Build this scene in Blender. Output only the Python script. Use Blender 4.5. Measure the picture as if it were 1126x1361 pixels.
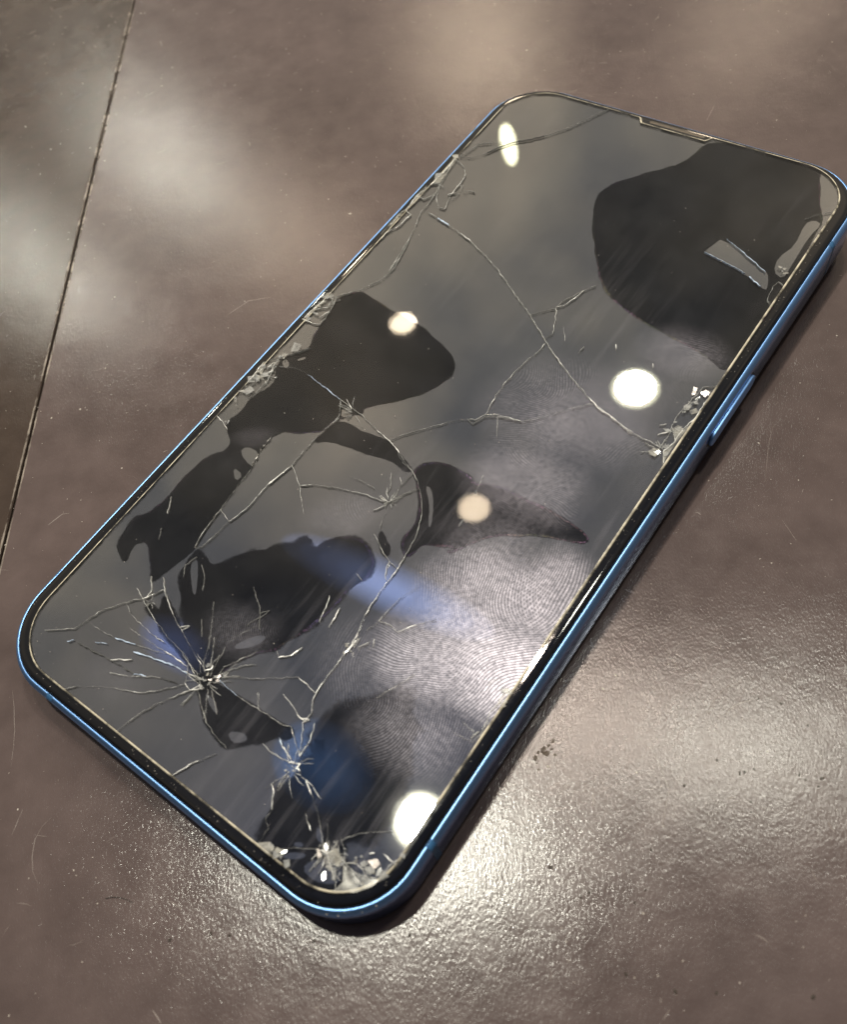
import bpy, bmesh, math, random
import mathutils
from mathutils import Vector, Matrix, noise
from mathutils.geometry import delaunay_2d_cdt

# ------------------------------------------------------------------ scene, camera, world, lamps
scene = bpy.context.scene
for o in list(bpy.data.objects):
    bpy.data.objects.remove(o)
COL = scene.collection
random.seed(7)
MM = 0.001

# the phone lies with its raised rear camera under the top end, so its body is tipped a little
TILT = math.radians(1.16)
PIVOT = Vector((0, -72.5, 0.05)) * MM
BODY = Matrix.Translation(PIVOT) @ Matrix.Rotation(TILT, 4, 'X') @ Matrix.Translation(-PIVOT)

cam_data = bpy.data.cameras.new("camera")
cam = bpy.data.objects.new("camera", cam_data)
COL.objects.link(cam)
scene.camera = cam
cam_data.sensor_fit = 'VERTICAL'
cam_data.sensor_height = 36.0
cam_data.sensor_width = 36.0
cam_data.lens = 31.8120
cam_data.shift_x = 0.02881
cam_data.shift_y = 0.00978
cam_data.clip_start = 0.005
cam_data.clip_end = 50.0
cam.matrix_world = BODY @ Matrix(((0.7941308, -0.4438101, 0.4151975, 0.0599204),
    (0.5868007, 0.7377438, -0.3337650, -0.0686942),
    (-0.1581811, 0.5086912, 0.8462931, 0.1203383),
    (0.0000000, 0.0000000, 0.0000000, 1.0000000)))
cam_data.dof.use_dof = True
cam_data.dof.focus_distance = 0.146
cam_data.dof.aperture_fstop = 27.0

scene.render.engine = 'CYCLES'
scene.render.resolution_x = 848
scene.render.resolution_y = 1024
scene.view_settings.view_transform = 'Standard'
scene.view_settings.look = 'None'
scene.view_settings.exposure = 0.25
scene.view_settings.gamma = 1.0
scene.view_settings.use_curve_mapping = False
try:
    scene.cycles.transparent_max_bounces = 16
    scene.cycles.use_adaptive_sampling = True
    scene.cycles.adaptive_threshold = 0.015
    scene.cycles.max_bounces = 5
    scene.cycles.diffuse_bounces = 2
    scene.cycles.glossy_bounces = 4
    scene.cycles.sample_clamp_indirect = 4.0
    scene.cycles.caustics_reflective = False
    scene.cycles.caustics_refractive = False
except Exception:
    pass

world = bpy.data.worlds.new("World")
scene.world = world
world.use_nodes = True
wn = world.node_tree
wn.nodes.clear()
w_out = wn.nodes.new('ShaderNodeOutputWorld')
w_bg = wn.nodes.new('ShaderNodeBackground')
w_tc = wn.nodes.new('ShaderNodeTexCoord')
w_no = wn.nodes.new('ShaderNodeTexNoise')
w_no.inputs['Scale'].default_value = 4.2
w_no.inputs['Detail'].default_value = 3.0
w_no.inputs['Roughness'].default_value = 0.5
w_ra = wn.nodes.new('ShaderNodeValToRGB')
e = w_ra.color_ramp.elements
e[0].position = 0.34; e[0].color = (0.20, 0.21, 0.24, 1)
e[1].position = 0.68; e[1].color = (0.62, 0.55, 0.48, 1)
m = w_ra.color_ramp.elements.new(0.5); m.color = (0.38, 0.36, 0.34, 1)
wn.links.new(w_tc.outputs['Generated'], w_no.inputs['Vector'])
wn.links.new(w_no.outputs['Fac'], w_ra.inputs['Fac'])
w_sep = wn.nodes.new('ShaderNodeSeparateXYZ'); wn.links.new(w_tc.outputs['Generated'], w_sep.inputs[0])
w_hr = wn.nodes.new('ShaderNodeValToRGB'); wn.links.new(w_sep.outputs['Z'], w_hr.inputs['Fac'])
he = w_hr.color_ramp.elements
he[0].position = 0.77; he[0].color = (1.3, 1.24, 1.10, 1)
he[1].position = 0.95; he[1].color = (0.33, 0.41, 0.64, 1)
w_mul = wn.nodes.new('ShaderNodeMix'); w_mul.data_type = 'RGBA'; w_mul.blend_type = 'MULTIPLY'
w_mul.inputs['Factor'].default_value = 1.0
wn.links.new(w_ra.outputs['Color'], w_mul.inputs['A']); wn.links.new(w_hr.outputs['Color'], w_mul.inputs['B'])
wn.links.new(w_mul.outputs['Result'], w_bg.inputs['Color'])
# background brighter beyond the table, dimmed behind the camera to darken the phone's side
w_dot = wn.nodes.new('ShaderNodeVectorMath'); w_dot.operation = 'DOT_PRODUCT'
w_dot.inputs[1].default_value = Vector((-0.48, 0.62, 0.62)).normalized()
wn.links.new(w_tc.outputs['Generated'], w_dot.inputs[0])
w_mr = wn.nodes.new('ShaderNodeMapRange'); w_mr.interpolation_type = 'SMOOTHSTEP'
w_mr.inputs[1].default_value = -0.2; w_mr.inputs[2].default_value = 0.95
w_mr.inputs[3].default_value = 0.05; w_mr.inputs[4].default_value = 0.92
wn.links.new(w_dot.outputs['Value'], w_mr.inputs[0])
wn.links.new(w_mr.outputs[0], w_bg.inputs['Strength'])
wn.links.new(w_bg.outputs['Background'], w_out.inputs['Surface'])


def lamp(name, loc_mm, radius_mm, color, radiance, size_y=None, rot=(0, 0, 0)):
    """a ceiling downlight or added area light, round or elliptical; radiance is the brightness of its face"""
    l = bpy.data.lights.new(name, 'AREA')
    r = radius_mm * MM
    if size_y is None:
        l.shape = 'DISK'; l.size = 2 * r; area = math.pi * r * r
    else:
        l.shape = 'ELLIPSE'; l.size = 2 * r; l.size_y = 2 * size_y * MM; area = math.pi * r * size_y * MM
    l.color = color
    l.energy = radiance * math.pi * area
    o = bpy.data.objects.new(name, l)
    o.location = Vector(loc_mm) * MM
    o.rotation_euler = rot
    COL.objects.link(o)
    return o


COOL = (1.0, 0.97, 0.83)
WARM = (1.0, 0.80, 0.57)
PINK = (1.0, 0.84, 0.70)
for xy, rad, col, rdn in (((-594, 1351), 48, COOL, 130), ((-424, 104), 44, COOL, 1250), ((84, 712), 84, COOL, 125),
                          ((-2620, 1584), 46, COOL, 480), ((-2614, 939), 44, COOL, 540),
                          ((-1297, 1239), 38, WARM, 22), ((-760, 818), 40, WARM, 12), ((-333, 545), 40, PINK, 480), ((-1855, 1477), 55, WARM, 130), ((-1914, 2654), 90, WARM, 90), ((-1100, 3200), 70, WARM, 60)):
    lamp("ceiling_lamp", (xy[0], xy[1], 1900), rad, col, rdn)
lamp('stretched_glint_lamp', (-1443, 2046, 1900), 24, (1.0, 0.98, 0.62), 7.0, 104.0, (0, 0, -2.451))  # added ellipse, shaped like a lamp reflection drawn out by bent glass
for xy in ((-594, 1351), (-424, 104)):       # added dim discs, imitate the halo around two reflected lamps
    lamp('halo_lamp', (xy[0], xy[1], 1903), 62, (1.0, 0.98, 0.66), 3.0)
for k in range(5):  # added stacked ellipses for an unseen blue source known only by its reflections
    f = 1.0 - 0.18 * k
    lamp("blue_source_lamp", (-830, 515, 1890 + k), 310 * f, (0.36, 0.50, 1.0), 0.27, 66 * f, (0, 0, 0.1))
    lamp("blue_source_lamp", (-675, 74, 1890 + k), 130 * f, (0.13, 0.40, 1.0), 0.20, 95 * f)
    lamp("blue_source_lamp", (-1183, 103, 1890 + k), 120 * f, (0.10, 0.28, 1.0), 0.17, 60 * f)

# ------------------------------------------------------------------ traced outlines, in phone millimetres
CRACKS = [('m', 0.1,
  [(-29.052, 32.111), (-26.325, 31.562), (-22.512, 30.658), (-20.018, 30.067), (-17.336, 29.15), (-13.544, 27.514), (-9.641, 25.6), (-9.161, 25.322), (-4.883, 22.689), (0.613, 19.457), (5.913, 15.808), (8.43, 14.116),
   (10.724, 12.741), (13.73, 11.08), (17.684, 9.142)]),
 ('b', 0.3, [(17.684, 9.142), (20.293, 7.967), (23.31, 7.422)]), ('m', 0.12, [(23.31, 7.422), (26.468, 6.331), (19.333, 8.423), (23.149, 7.45), (26.86, 6.504), (31.119, 6.286), (32.037, 5.995)]),
 ('b', 0.2, [(8.233, 14.198), (10.758, 12.685)]), ('u', 0.5, [(-26.58, 31.671), (-23.535, 30.614)]), ('m', 0.3, [(-20.392, 30.108), (-17.961, 29.063)]),
 ('m', 0.08, [(-29.353, 31.26), (-28.862, 27.54), (-27.971, 24.315), (-26.88, 20.363), (-26.659, 16.676), (-28.114, 24.776), (-26.281, 18.138), (-26.452, 14.771), (-28.287, 10.989), (-31.268, 7.832)]),
 ('f', 0.06, [(-32.494, 47.327), (-30.117, 48.165), (-28.525, 50.153), (-26.455, 53.627)]), ('d', 0.16, [(-28.425, 50.552), (-26.582, 53.823), (-25.366, 55.289), (-23.016, 57.213), (-21.025, 59.126)]),
 ('f', 0.06, [(-21.025, 59.126), (-19.544, 61.065), (-17.673, 63.696), (-14.069, 70.771)]), ('f', 0.07, [(-32.494, 47.327), (-31.872, 49.133), (-31.207, 51.988), (-27.372, 54.487)]),
 ('m', 0.1,
  [(-32.382, 46.621), (-29.964, 45.231), (-28.413, 43.48), (-27.999, 40.743), (-27.998, 37.846), (-26.941, 35.017), (-26.719, 34.18), (-28.042, 34.014), (-29.696, 35.599), (-31.06, 38.326), (-31.753, 41.427),
   (-32.401, 46.109)]),
 ('b', 0.14, [(-28.666, 43.854), (-28.194, 42.357), (-28.044, 39.752), (-27.862, 37.911)]), ('b', 0.25, [(-33.04, 47.584), (-32.793, 42.924), (-32.958, 38.405)]),
 ('m', 0.12, [(-33.088, 38.589), (-31.682, 39.74), (-30.708, 37.039), (-31.746, 34.619), (-33.636, 34.68), (-33.514, 38.143)]), ('m', 0.1, [(-30.708, 37.039), (-30.419, 34.297), (-30.268, 31.523), (-30.059, 30.213)]),
 ('b', 0.16, [(-33.636, 34.68), (-33.235, 30.799), (-31.654, 30.144), (-31.777, 27.039), (-32.948, 24.144), (-34.062, 22.671)]), ('m', 0.12, [(-33.724, 24.688), (-33.826, 29.327), (-33.235, 30.799)]),
 ('f', 0.06, [(0.707, 19.306), (3.336, 22.489)]), ('b', 0.12, [(3.682, 22.671), (4.938, 20.352), (6.125, 17.66)]), ('f', 0.08, [(6.125, 17.66), (5.534, 16.182)]),
 ('m', 0.16, [(3.59, 22.823), (4.479, 23.61), (5.231, 25.894), (5.701, 28.165)]), ('f', 0.06, [(3.59, 22.823), (3.752, 24.315), (5.143, 27.063), (5.701, 28.165), (6.887, 30.002)]),
 ('m', 0.09, [(5.955, 15.254), (6.174, 14.415), (5.717, 12.265), (5.035, 8.135), (4.894, 5.095), (5.082, 2.278)]), ('b', 0.16, [(4.995, 2.411), (5.42, -0.054)]), ('m', 0.1, [(5.42, -0.054), (5.502, -1.08)]),
 ('b', 0.16, [(6.151, 14.211), (6.076, 15.204)]), ('m', 0.12, [(3.666, -3.47), (4.784, -2.907), (5.566, -1.4), (6.826, -0.617), (8.827, -0.087), (11.234, 0.224)]),
 ('m', 0.08, [(3.666, -3.47), (4.889, -3.731), (5.822, -1.787), (7.244, -0.806), (9.715, -0.112), (11.315, 0.095)]), ('f', 0.09, [(11.234, 0.224), (12.809, 1.817), (15.585, 5.139), (18.305, 8.076), (18.903, 8.235)]),
 ('f', 0.08, [(3.666, -3.47), (1.701, -5.01), (1.832, -4.961), (-0.736, -7.841), (-3.088, -10.599), (-4.633, -12.542)]), ('m', 0.08, [(7.459, -0.684), (8.297, -1.97), (9.405, -3.982)]),
 ('u', 0.22, [(-24.628, -8.924), (-20.537, -9.67), (-16.613, -10.318)]), ('f', 0.08, [(-30.217, -9.949), (-26.915, -8.733), (-24.628, -8.924)]),
 ('m', 0.09, [(-16.613, -10.318), (-14.304, -10.7), (-13.136, -10.893), (-11.302, -11.141), (-7.543, -12.256)]), ('b', 0.2, [(-7.543, -12.256), (-4.56, -12.853), (-1.803, -14.053)]),
 ('d', 0.3, [(-2.02, -14.179), (-0.205, -15.186), (1.537, -15.698)]),
 ('m', 0.09, [(-1.803, -14.053), (1.066, -15.466), (2.219, -15.805), (4.202, -17.311), (6.103, -19.14), (7.558, -21.176), (8.582, -23.417), (9.232, -25.524), (9.475, -27.843), (9.635, -29.06)]),
 ('b', 0.18, [(9.657, -28.894), (9.809, -30.468), (9.849, -32.843)]), ('m', 0.16, [(9.849, -32.843), (9.953, -36.029), (10.29, -38.724), (11.003, -41.133)]),
 ('b', 0.22, [(11.003, -41.133), (11.413, -43.127), (11.38, -42.326)]), ('b', 0.5, [(11.57, -42.205), (11.468, -43.532), (11.366, -44.85)]),
 ('m', 0.12, [(11.366, -44.85), (11.395, -47.038), (11.424, -49.2), (11.495, -51.04), (11.793, -52.447), (12.823, -53.882), (12.699, -55.269)]), ('m', 0.1, [(-18.761, -43.681), (-19.327, -41.424), (-19.813, -36.411)]),
 ('f', 0.08, [(-19.813, -36.411), (-20.211, -32.918), (-20.555, -28.447)]), ('k', 0.25, [(-20.555, -28.447), (-21.171, -26.162), (-21.833, -24.404), (-21.686, -22.157)]),
 ('k', 0.25, [(-21.065, -27.747), (-21.081, -26.344), (-21.729, -24.402), (-21.527, -23.028)]), ('m', 0.12, [(-19.714, -36.52), (-18.469, -36.946), (-17.14, -37.475)]),
 ('b', 0.14, [(-17.14, -37.475), (-16.592, -35.821), (-16.207, -33.588)]), ('m', 0.16, [(-16.207, -33.588), (-16.262, -31.6), (-16.29, -29.234), (-15.453, -25.64), (-16.148, -29.07), (-15.162, -24.695)]),
 ('f', 0.08, [(-15.177, -24.877), (-15.217, -24.029), (-15.309, -20.699), (-15.115, -16.828), (-14.577, -14.162), (-14.587, -12.887)]),
 ('f', 0.08, [(-17.14, -37.475), (-17.326, -39.887), (-17.78, -43.083), (-18.774, -43.85)]), ('m', 0.1, [(-14.826, -24.498), (-13.521, -25.466), (-11.932, -26.586), (-9.548, -28.877)]),
 ('f', 0.06, [(-9.548, -28.877), (-7.764, -30.454)]), ('f', 0.1, [(-14.107, -26.154), (-11.742, -26.815)]), ('m', 0.1, [(-11.507, -26.506), (-9.642, -25.407), (-6.447, -24.196), (-2.691, -22.978), (1.342, -22.234)]),
 ('f', 0.08, [(-6.166, -21.327), (-3.805, -21.125), (-1.3, -21.157)]), ('m', 0.06, [(-0.763, -17.55), (0.69, -19.715), (0.781, -20.656)]), ('b', 0.12, [(0.93, -17.569), (1.127, -18.457)]),
 ('m', 0.06, [(1.494, -19.572), (2.068, -20.554)]), ('f', 0.06, [(2.093, -16.047), (1.851, -19.03), (2.405, -21.011)]), ('m', 0.08, [(4.535, -17.776), (3.365, -19.456), (2.489, -21.125), (1.865, -22.313)]),
 ('f', 0.06, [(1.487, -22.211), (2.6, -23.5), (3.369, -25.927), (3.759, -26.645)]), ('m', 0.1, [(3.413, -27.583), (5.101, -28.442), (6.821, -29.561), (8.402, -30.122), (9.93, -30.243)]),
 ('m', 0.1, [(7.905, -30.427), (8.944, -32.207), (9.599, -32.699)]), ('m', 0.1, [(8.802, -32.595), (9.599, -32.699)]), ('f', 0.08, [(14.067, -31.071), (13.528, -32.387), (12.832, -33.992)]),
 ('f', 0.1, [(12.832, -33.992), (12.748, -35.402), (12.448, -37.513)]), ('b', 0.25, [(12.448, -37.513), (12.504, -38.337)]), ('f', 0.08, [(12.456, -38.272), (11.808, -40.39)]),
 ('m', 0.12, [(12.777, -38.45), (13.933, -38.003), (14.675, -38.006), (15.54, -38.304)]), ('m', 0.18, [(15.54, -38.304), (16.399, -37.102), (17.243, -36.003)]), ('f', 0.06, [(17.243, -36.003), (19.097, -33.888)]),
 ('b', 0.3, [(6.561, -39.673), (7.037, -42.846)]), ('m', 0.15, [(4.052, -38.987), (4.797, -40.781), (5.362, -42.947)]), ('m', 0.12, [(13.525, -40.803), (14.06, -41.877)]),
 ('m', 0.08, [(5.269, -34.134), (6.613, -34.609)]), ('m', 0.08, [(-28.917, -66.2), (-25.134, -63.499), (-24.115, -60.431), (-23.955, -59.568), (-21.464, -56.166), (-19.6, -54.385)]),
 ('b', 0.25, [(-19.6, -54.385), (-18.568, -52.817)]), ('b', 0.2, [(-19.742, -53.549), (-19.373, -52.701)]), ('m', 0.08, [(-18.568, -52.817), (-17.853, -51.445)]),
 ('m', 0.1, [(-21.679, -53.359), (-19.6, -54.385), (-17.639, -55.14), (-14.736, -56.014)]), ('f', 0.07, [(-14.736, -56.014), (-12.073, -56.688), (-9.434, -57.04), (-7.411, -57.465), (-5.09, -58.233), (-2.458, -59.033)]),
 ('m', 0.1, [(-21.357, -56.099), (-19.604, -57.134), (-16.727, -57.423)]), ('f', 0.07, [(-16.727, -57.423), (-14.484, -57.633), (-11.78, -57.669)]),
 ('f', 0.08, [(-19.593, -58.336), (-16.947, -58.901), (-14.181, -58.616), (-10.909, -58.561)]), ('b', 0.16, [(-10.909, -58.561), (-8.442, -58.412), (-6.491, -58.434)]),
 ('m', 0.14, [(-13.687, -57.421), (-11.868, -57.579)]), ('f', 0.07, [(-24.1, -61.788), (-21.539, -61.519), (-18.61, -61.143)]), ('u', 0.3, [(-18.647, -61.108), (-16.892, -60.638), (-15.327, -60.166)]),
 ('f', 0.08, [(-15.327, -60.166), (-12.127, -59.341), (-10.391, -59.092)]), ('u', 0.3, [(-14.692, -61.129), (-11.835, -60.306), (-7.882, -59.331)]), ('u', 0.2, [(-7.882, -59.331), (-5.648, -59.155)]),
 ('m', 0.16, [(-15.443, -65.348), (-12.664, -64.117)]), ('m', 0.12, [(-12.612, -64.168), (-11.058, -63.077), (-8.878, -61.806)]), ('u', 0.22, [(-12.192, -63.104), (-10.509, -62.637)]),
 ('u', 0.22, [(-20.761, -63.253), (-19.007, -62.429)]), ('u', 0.4, [(-24.548, -65.521), (-23.891, -64.804)]), ('m', 0.2, [(-16.823, -63.365), (-14.062, -62.082)]),
 ('d', 0.3, [(-22.981, -64.818), (-18.748, -64.165), (-14.816, -63.658), (-12.234, -63.556)]), ('d', 0.2, [(-8.496, -61.699), (-5.939, -61.018)]), ('b', 0.14, [(-5.664, -59.305), (-4.11, -59.275), (-2.219, -59.29)]),
 ('b', 0.16, [(-4.796, -60.552), (-3.645, -60.769), (-2.042, -59.313)]), ('m', 0.07, [(-19.46, -70.789), (-18.2, -69.546)]), ('f', 0.07, [(-18.2, -69.546), (-14.92, -67.469), (-11.515, -65.896)]),
 ('m', 0.12, [(-13.172, -66.556), (-9.277, -64.853), (-7.586, -63.613)]), ('f', 0.06, [(-7.669, -63.529), (-4.91, -60.765)]),
 ('m', 0.08, [(-8.368, -70.244), (-7.574, -67.838), (-6.353, -64.865), (-4.943, -62.713), (-3.645, -60.769)]), ('m', 0.08, [(-17.853, -51.445), (-15.823, -52.481), (-13.56, -53.778), (-10.381, -55.025)]),
 ('f', 0.07, [(-10.381, -55.025), (-7.993, -55.83), (-5.85, -56.746), (-3.747, -57.646)]), ('m', 0.1, [(-9.061, -57.09), (-7.243, -57.642), (-5.287, -58.36), (-3.329, -58.768)]),
 ('m', 0.18, [(-11.296, -54.134), (-10.45, -53.746), (-10.735, -54.31)]), ('f', 0.06, [(-6.809, -57.931), (-5.378, -59.539), (-4.959, -60.381)]),
 ('m', 0.1, [(-1.809, -57.228), (-1.794, -55.545), (-0.792, -53.917), (1.26, -51.05)]), ('m', 0.1, [(-1.694, -57.015), (-0.581, -55.182), (0.608, -53.772), (1.853, -52.774)]),
 ('f', 0.08, [(-1.632, -57.252), (1.603, -55.239), (5.263, -52.921), (8.069, -51.048)]), ('u', 0.14, [(-1.331, -57.749), (2.564, -57.674)]),
 ('m', 0.1, [(2.564, -57.674), (6.473, -57.395), (8.428, -57.3), (10.681, -57.253), (11.662, -56.734)]), ('m', 0.14, [(11.662, -56.734), (12.262, -57.114), (13.306, -57.962), (14.804, -59.495)]),
 ('f', 0.06, [(-9.99, -48.829), (-7.934, -51.416), (-5.73, -54.671), (-4.375, -56.646)]), ('f', 0.06, [(-9.607, -51.881), (-7.713, -53.913)]), ('f', 0.06, [(-3.721, -52.382), (-3.035, -50.357), (-2.062, -48.288)]),
 ('m', 0.07, [(-2.603, -60.228), (-1.207, -61.223), (1.163, -62.616), (3.216, -63.367), (6.094, -63.916)]), ('m', 0.2, [(8.119, -50.934), (9.807, -51.062), (11.453, -51.336)]),
 ('m', 0.2, [(11.453, -51.336), (11.36, -49.647)]), ('m', 0.18, [(7.879, -53.935), (10.007, -54.413), (11.41, -55.074), (12.699, -55.269)]), ('b', 0.2, [(3.433, -50.779), (5.166, -48.967), (5.749, -47.188)]),
 ('f', 0.08, [(3.045, -49.623), (3.857, -50.227)]), ('b', 0.16, [(2.513, -69.199), (3.516, -68.196), (4.141, -67.268)]), ('f', 0.08, [(4.141, -67.268), (5.502, -65.208)]),
 ('d', 0.35, [(-6.402, -43.861), (-3.648, -45.753), (-1.076, -48.534)]), ('d', 0.2, [(-2.815, -46.711), (-1.823, -45.348), (-3.295, -49.36)]), ('f', 0.08, [(9.864, -60.635), (11.535, -60.923), (14.631, -60.614)]),
 ('m', 0.14, [(12.423, -59.315), (14.473, -60.094)]), ('m', 0.12, [(12.432, -55.966), (15.159, -59.258)]), ('m', 0.18, [(14.015, -54.66), (14.927, -56.628), (15.868, -58.784)]),
 ('b', 0.35, [(12.63, -55.185), (11.895, -55.147), (13.105, -54.741), (12.587, -55.474)]), ('b', 0.35, [(-3.82, -57.413), (-3.117, -56.819), (-3.326, -56.252)]), ('b', 0.25, [(-5.776, -56.841), (-4.868, -56.964)]),
 ('m', 0.08, [(4.649, -55.637), (6.292, -56.848)]), ('b', 0.2, [(0.374, -50.624), (0.712, -51.118)]), ('m', 0.07, [(9.864, -60.624), (11.626, -60.852), (14.476, -60.582)]),
 ('b', 0.5, [(15.363, -60.486), (15.759, -59.97), (15.804, -60.686)]), ('u', 0.3, [(11.279, -58.785), (12.024, -58.931)]), ('m', 0.16, [(12.174, -59.342), (14.385, -60.142)]),
 ('m', 0.2, [(18.077, -60.636), (19.832, -61.637)]), ('b', 0.18, [(21.227, -64.97), (22.271, -65.539)]), ('f', 0.08, [(20.228, -64.238), (21.227, -64.97)]),
 ('b', 0.2, [(14.272, -63.941), (15.329, -64.691), (15.897, -65.516)]), ('m', 0.2, [(15.81, -65.575), (16.472, -66.445)]), ('f', 0.08, [(16.472, -66.445), (16.63, -67.646), (17.568, -68.419), (17.793, -70.249)]),
 ('m', 0.08, [(25.877, -64.784), (26.729, -63.28), (28.414, -61.546), (30.485, -60.006)]), ('m', 0.12, [(30.485, -60.006), (31.826, -59.996), (33.212, -60.397)]),
 ('m', 0.1, [(25.941, -66.786), (27.19, -67.713), (28.331, -68.358), (28.972, -69.008)]), ('b', 0.25, [(27.944, -68.187), (28.404, -67.976)]), ('m', 0.1, [(26.644, -66.073), (29.564, -66.281), (31.393, -65.778)]),
 ('b', 0.16, [(28.34, -65.347), (29.488, -65.221), (31.229, -65.562)]), ('f', 0.08, [(19.332, -69.533), (21.757, -68.318), (23.871, -67.085), (24.815, -66.659)]),
 ('f', 0.06, [(25.075, -66.024), (21.587, -63.31), (17.424, -60.83)]), ('m', 0.12, [(31.393, -65.778), (32.67, -65.215)]), ('b', 0.4, [(24.756, -66.586), (25.65, -66.422), (26.05, -65.805)]),
 ('b', 0.3, [(29.947, -63.558), (30.457, -63.092)]), ('b', 0.25, [(31.4, -62.551), (31.912, -62.42)]), ('m', 0.2, [(32.529, -64.545), (32.863, -63.208), (33.093, -62.048)]),
 ('m', 0.08, [(18.818, -47.365), (20.05, -44.711), (21.225, -41.949)]), ('m', 0.12, [(32.526, -36.856), (32.605, -38.87), (32.449, -40.504), (32.995, -43.915), (32.841, -45.504)]),
 ('m', 0.1, [(30.512, -38.687), (30.205, -37.845), (30.394, -36.805), (31.005, -36.409), (32.294, -36.877)]), ('f', 0.1, [(29.875, -45.485), (32.726, -45.333), (32.003, -44.075), (30.19, -43.766)]),
 ('m', 0.1, [(31.186, 6.16), (31.081, 9.253), (30.508, 12.303), (30.866, 15.592), (31.43, 19.04), (32.631, 20.232)]), ('m', 0.12, [(31.167, 10.308), (32.341, 8.31)]),
 ('m', 0.16, [(32.384, 10.666), (32.956, 13.01), (32.589, 17.248)]), ('m', 0.16, [(32.772, 3.657), (31.909, 5.757), (32.474, 8.056), (32.384, 10.666)]), ('b', 0.3, [(29.807, 8.022), (30.483, 9.414)]),
 ('m', 0.18, [(29.179, 9.682), (29.935, 10.45)]), ('m', 0.08, [(31.136, 43.812), (31.509, 42.43), (31.649, 40.424), (32.06, 39.349), (32.653, 38.634)]), ('m', 0.08, [(31.6, 40.528), (32.023, 40.747)]),
 ('m', 0.08, [(31.781, 43.749), (32.616, 43.262)]), ('u', 0.2, [(20.518, 48.927), (23.61, 47.544), (29.102, 44.758)]), ('u', 0.14, [(18.68, 44.659), (20.121, 44.414), (24.819, 43.516), (26.454, 43.14)]),
 ('u', 0.35, [(27.341, 42.793), (29.753, 41.656)]), ('f', 0.06, [(29.426, 58.688), (30.764, 60.307), (32.774, 62.251)]), ('m', 0.1, [(11.625, -10.936), (12.226, -14.183)]),
 ('m', 0.12, [(13.254, -18.845), (13.363, -20.036)]), ('m', 0.1, [(-21.651, -53.548), (-19.563, -54.41)]), ('m', 0.1, [(-21.155, -50.89), (-19.43, -52.631)]),
 ('m', 0.14, [(-19.342, -50.083), (-17.909, -51.375), (-15.708, -52.762), (-13.808, -53.682)]), ('b', 0.16, [(-28.381, -38.959), (-27.452, -40.293), (-26.752, -41.572)]),
 ('f', 0.1, [(-25.689, -43.95), (-24.713, -45.673)]), ('f', 0.08, [(-17.286, -44.705), (-17.848, -46.64), (-16.661, -48.424)]), ('f', 0.08, [(-15.698, -45.317), (-13.791, -46.647), (-12.651, -48.409)]),
 ('m', 0.06, [(-33.278, -10.227), (-31.104, -8.042), (-29.049, -5.723), (-28.002, -4.151)]), ('b', 0.2, [(-33.243, 0.237), (-31.111, 0.323), (-29.849, 0.786)]),
 ('b', 0.3, [(-33.226, 0.665), (-33.126, 3.249), (-32.904, 5.709)]), ('m', 0.12, [(-29.849, 0.786), (-30.096, 3.576), (-31.072, 7.09), (-32.453, 7.446)]), ('b', 0.18, [(-30.919, 1.884), (-30.835, 3.818)]),
 ('m', 0.12, [(-33.5, 0.101), (-32.756, 3.02), (-30.651, 5.182)]), ('m', 0.14, [(-31.746, 6.098), (-31.285, 5.062), (-31.469, 6.67), (-32.878, 6.365)]),
 ('b', 0.2, [(-33.169, -10.568), (-33.008, -12.667), (-33.121, -15.484)]), ('m', 0.14, [(-30.155, -13.843), (-30.31, -11.973), (-31.194, -10.087)]),
 ('b', 0.16, [(-32.958, -23.271), (-30.617, -23.821), (-29.249, -24.528)]), ('m', 0.1, [(-14.408, -14.794), (-14.402, -13.332), (-16.393, -10.383)]),
 ('f', 0.07, [(-32.658, -16.008), (-29.963, -17.405), (-29.909, -13.707)]), ('m', 0.08, [(6.791, 19.765), (7.742, 18.331), (8.598, 17.251)]), ('m', 0.12, [(11.757, 16.109), (11.851, 17.67)]),
 ('b', 0.2, [(15.926, 20.434), (16.661, 19.329)]), ('b', 0.3, [(22.739, 19.62), (23.159, 18.94)]), ('b', 0.25, [(15.941, 20.385), (16.472, 19.544)])]
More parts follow.
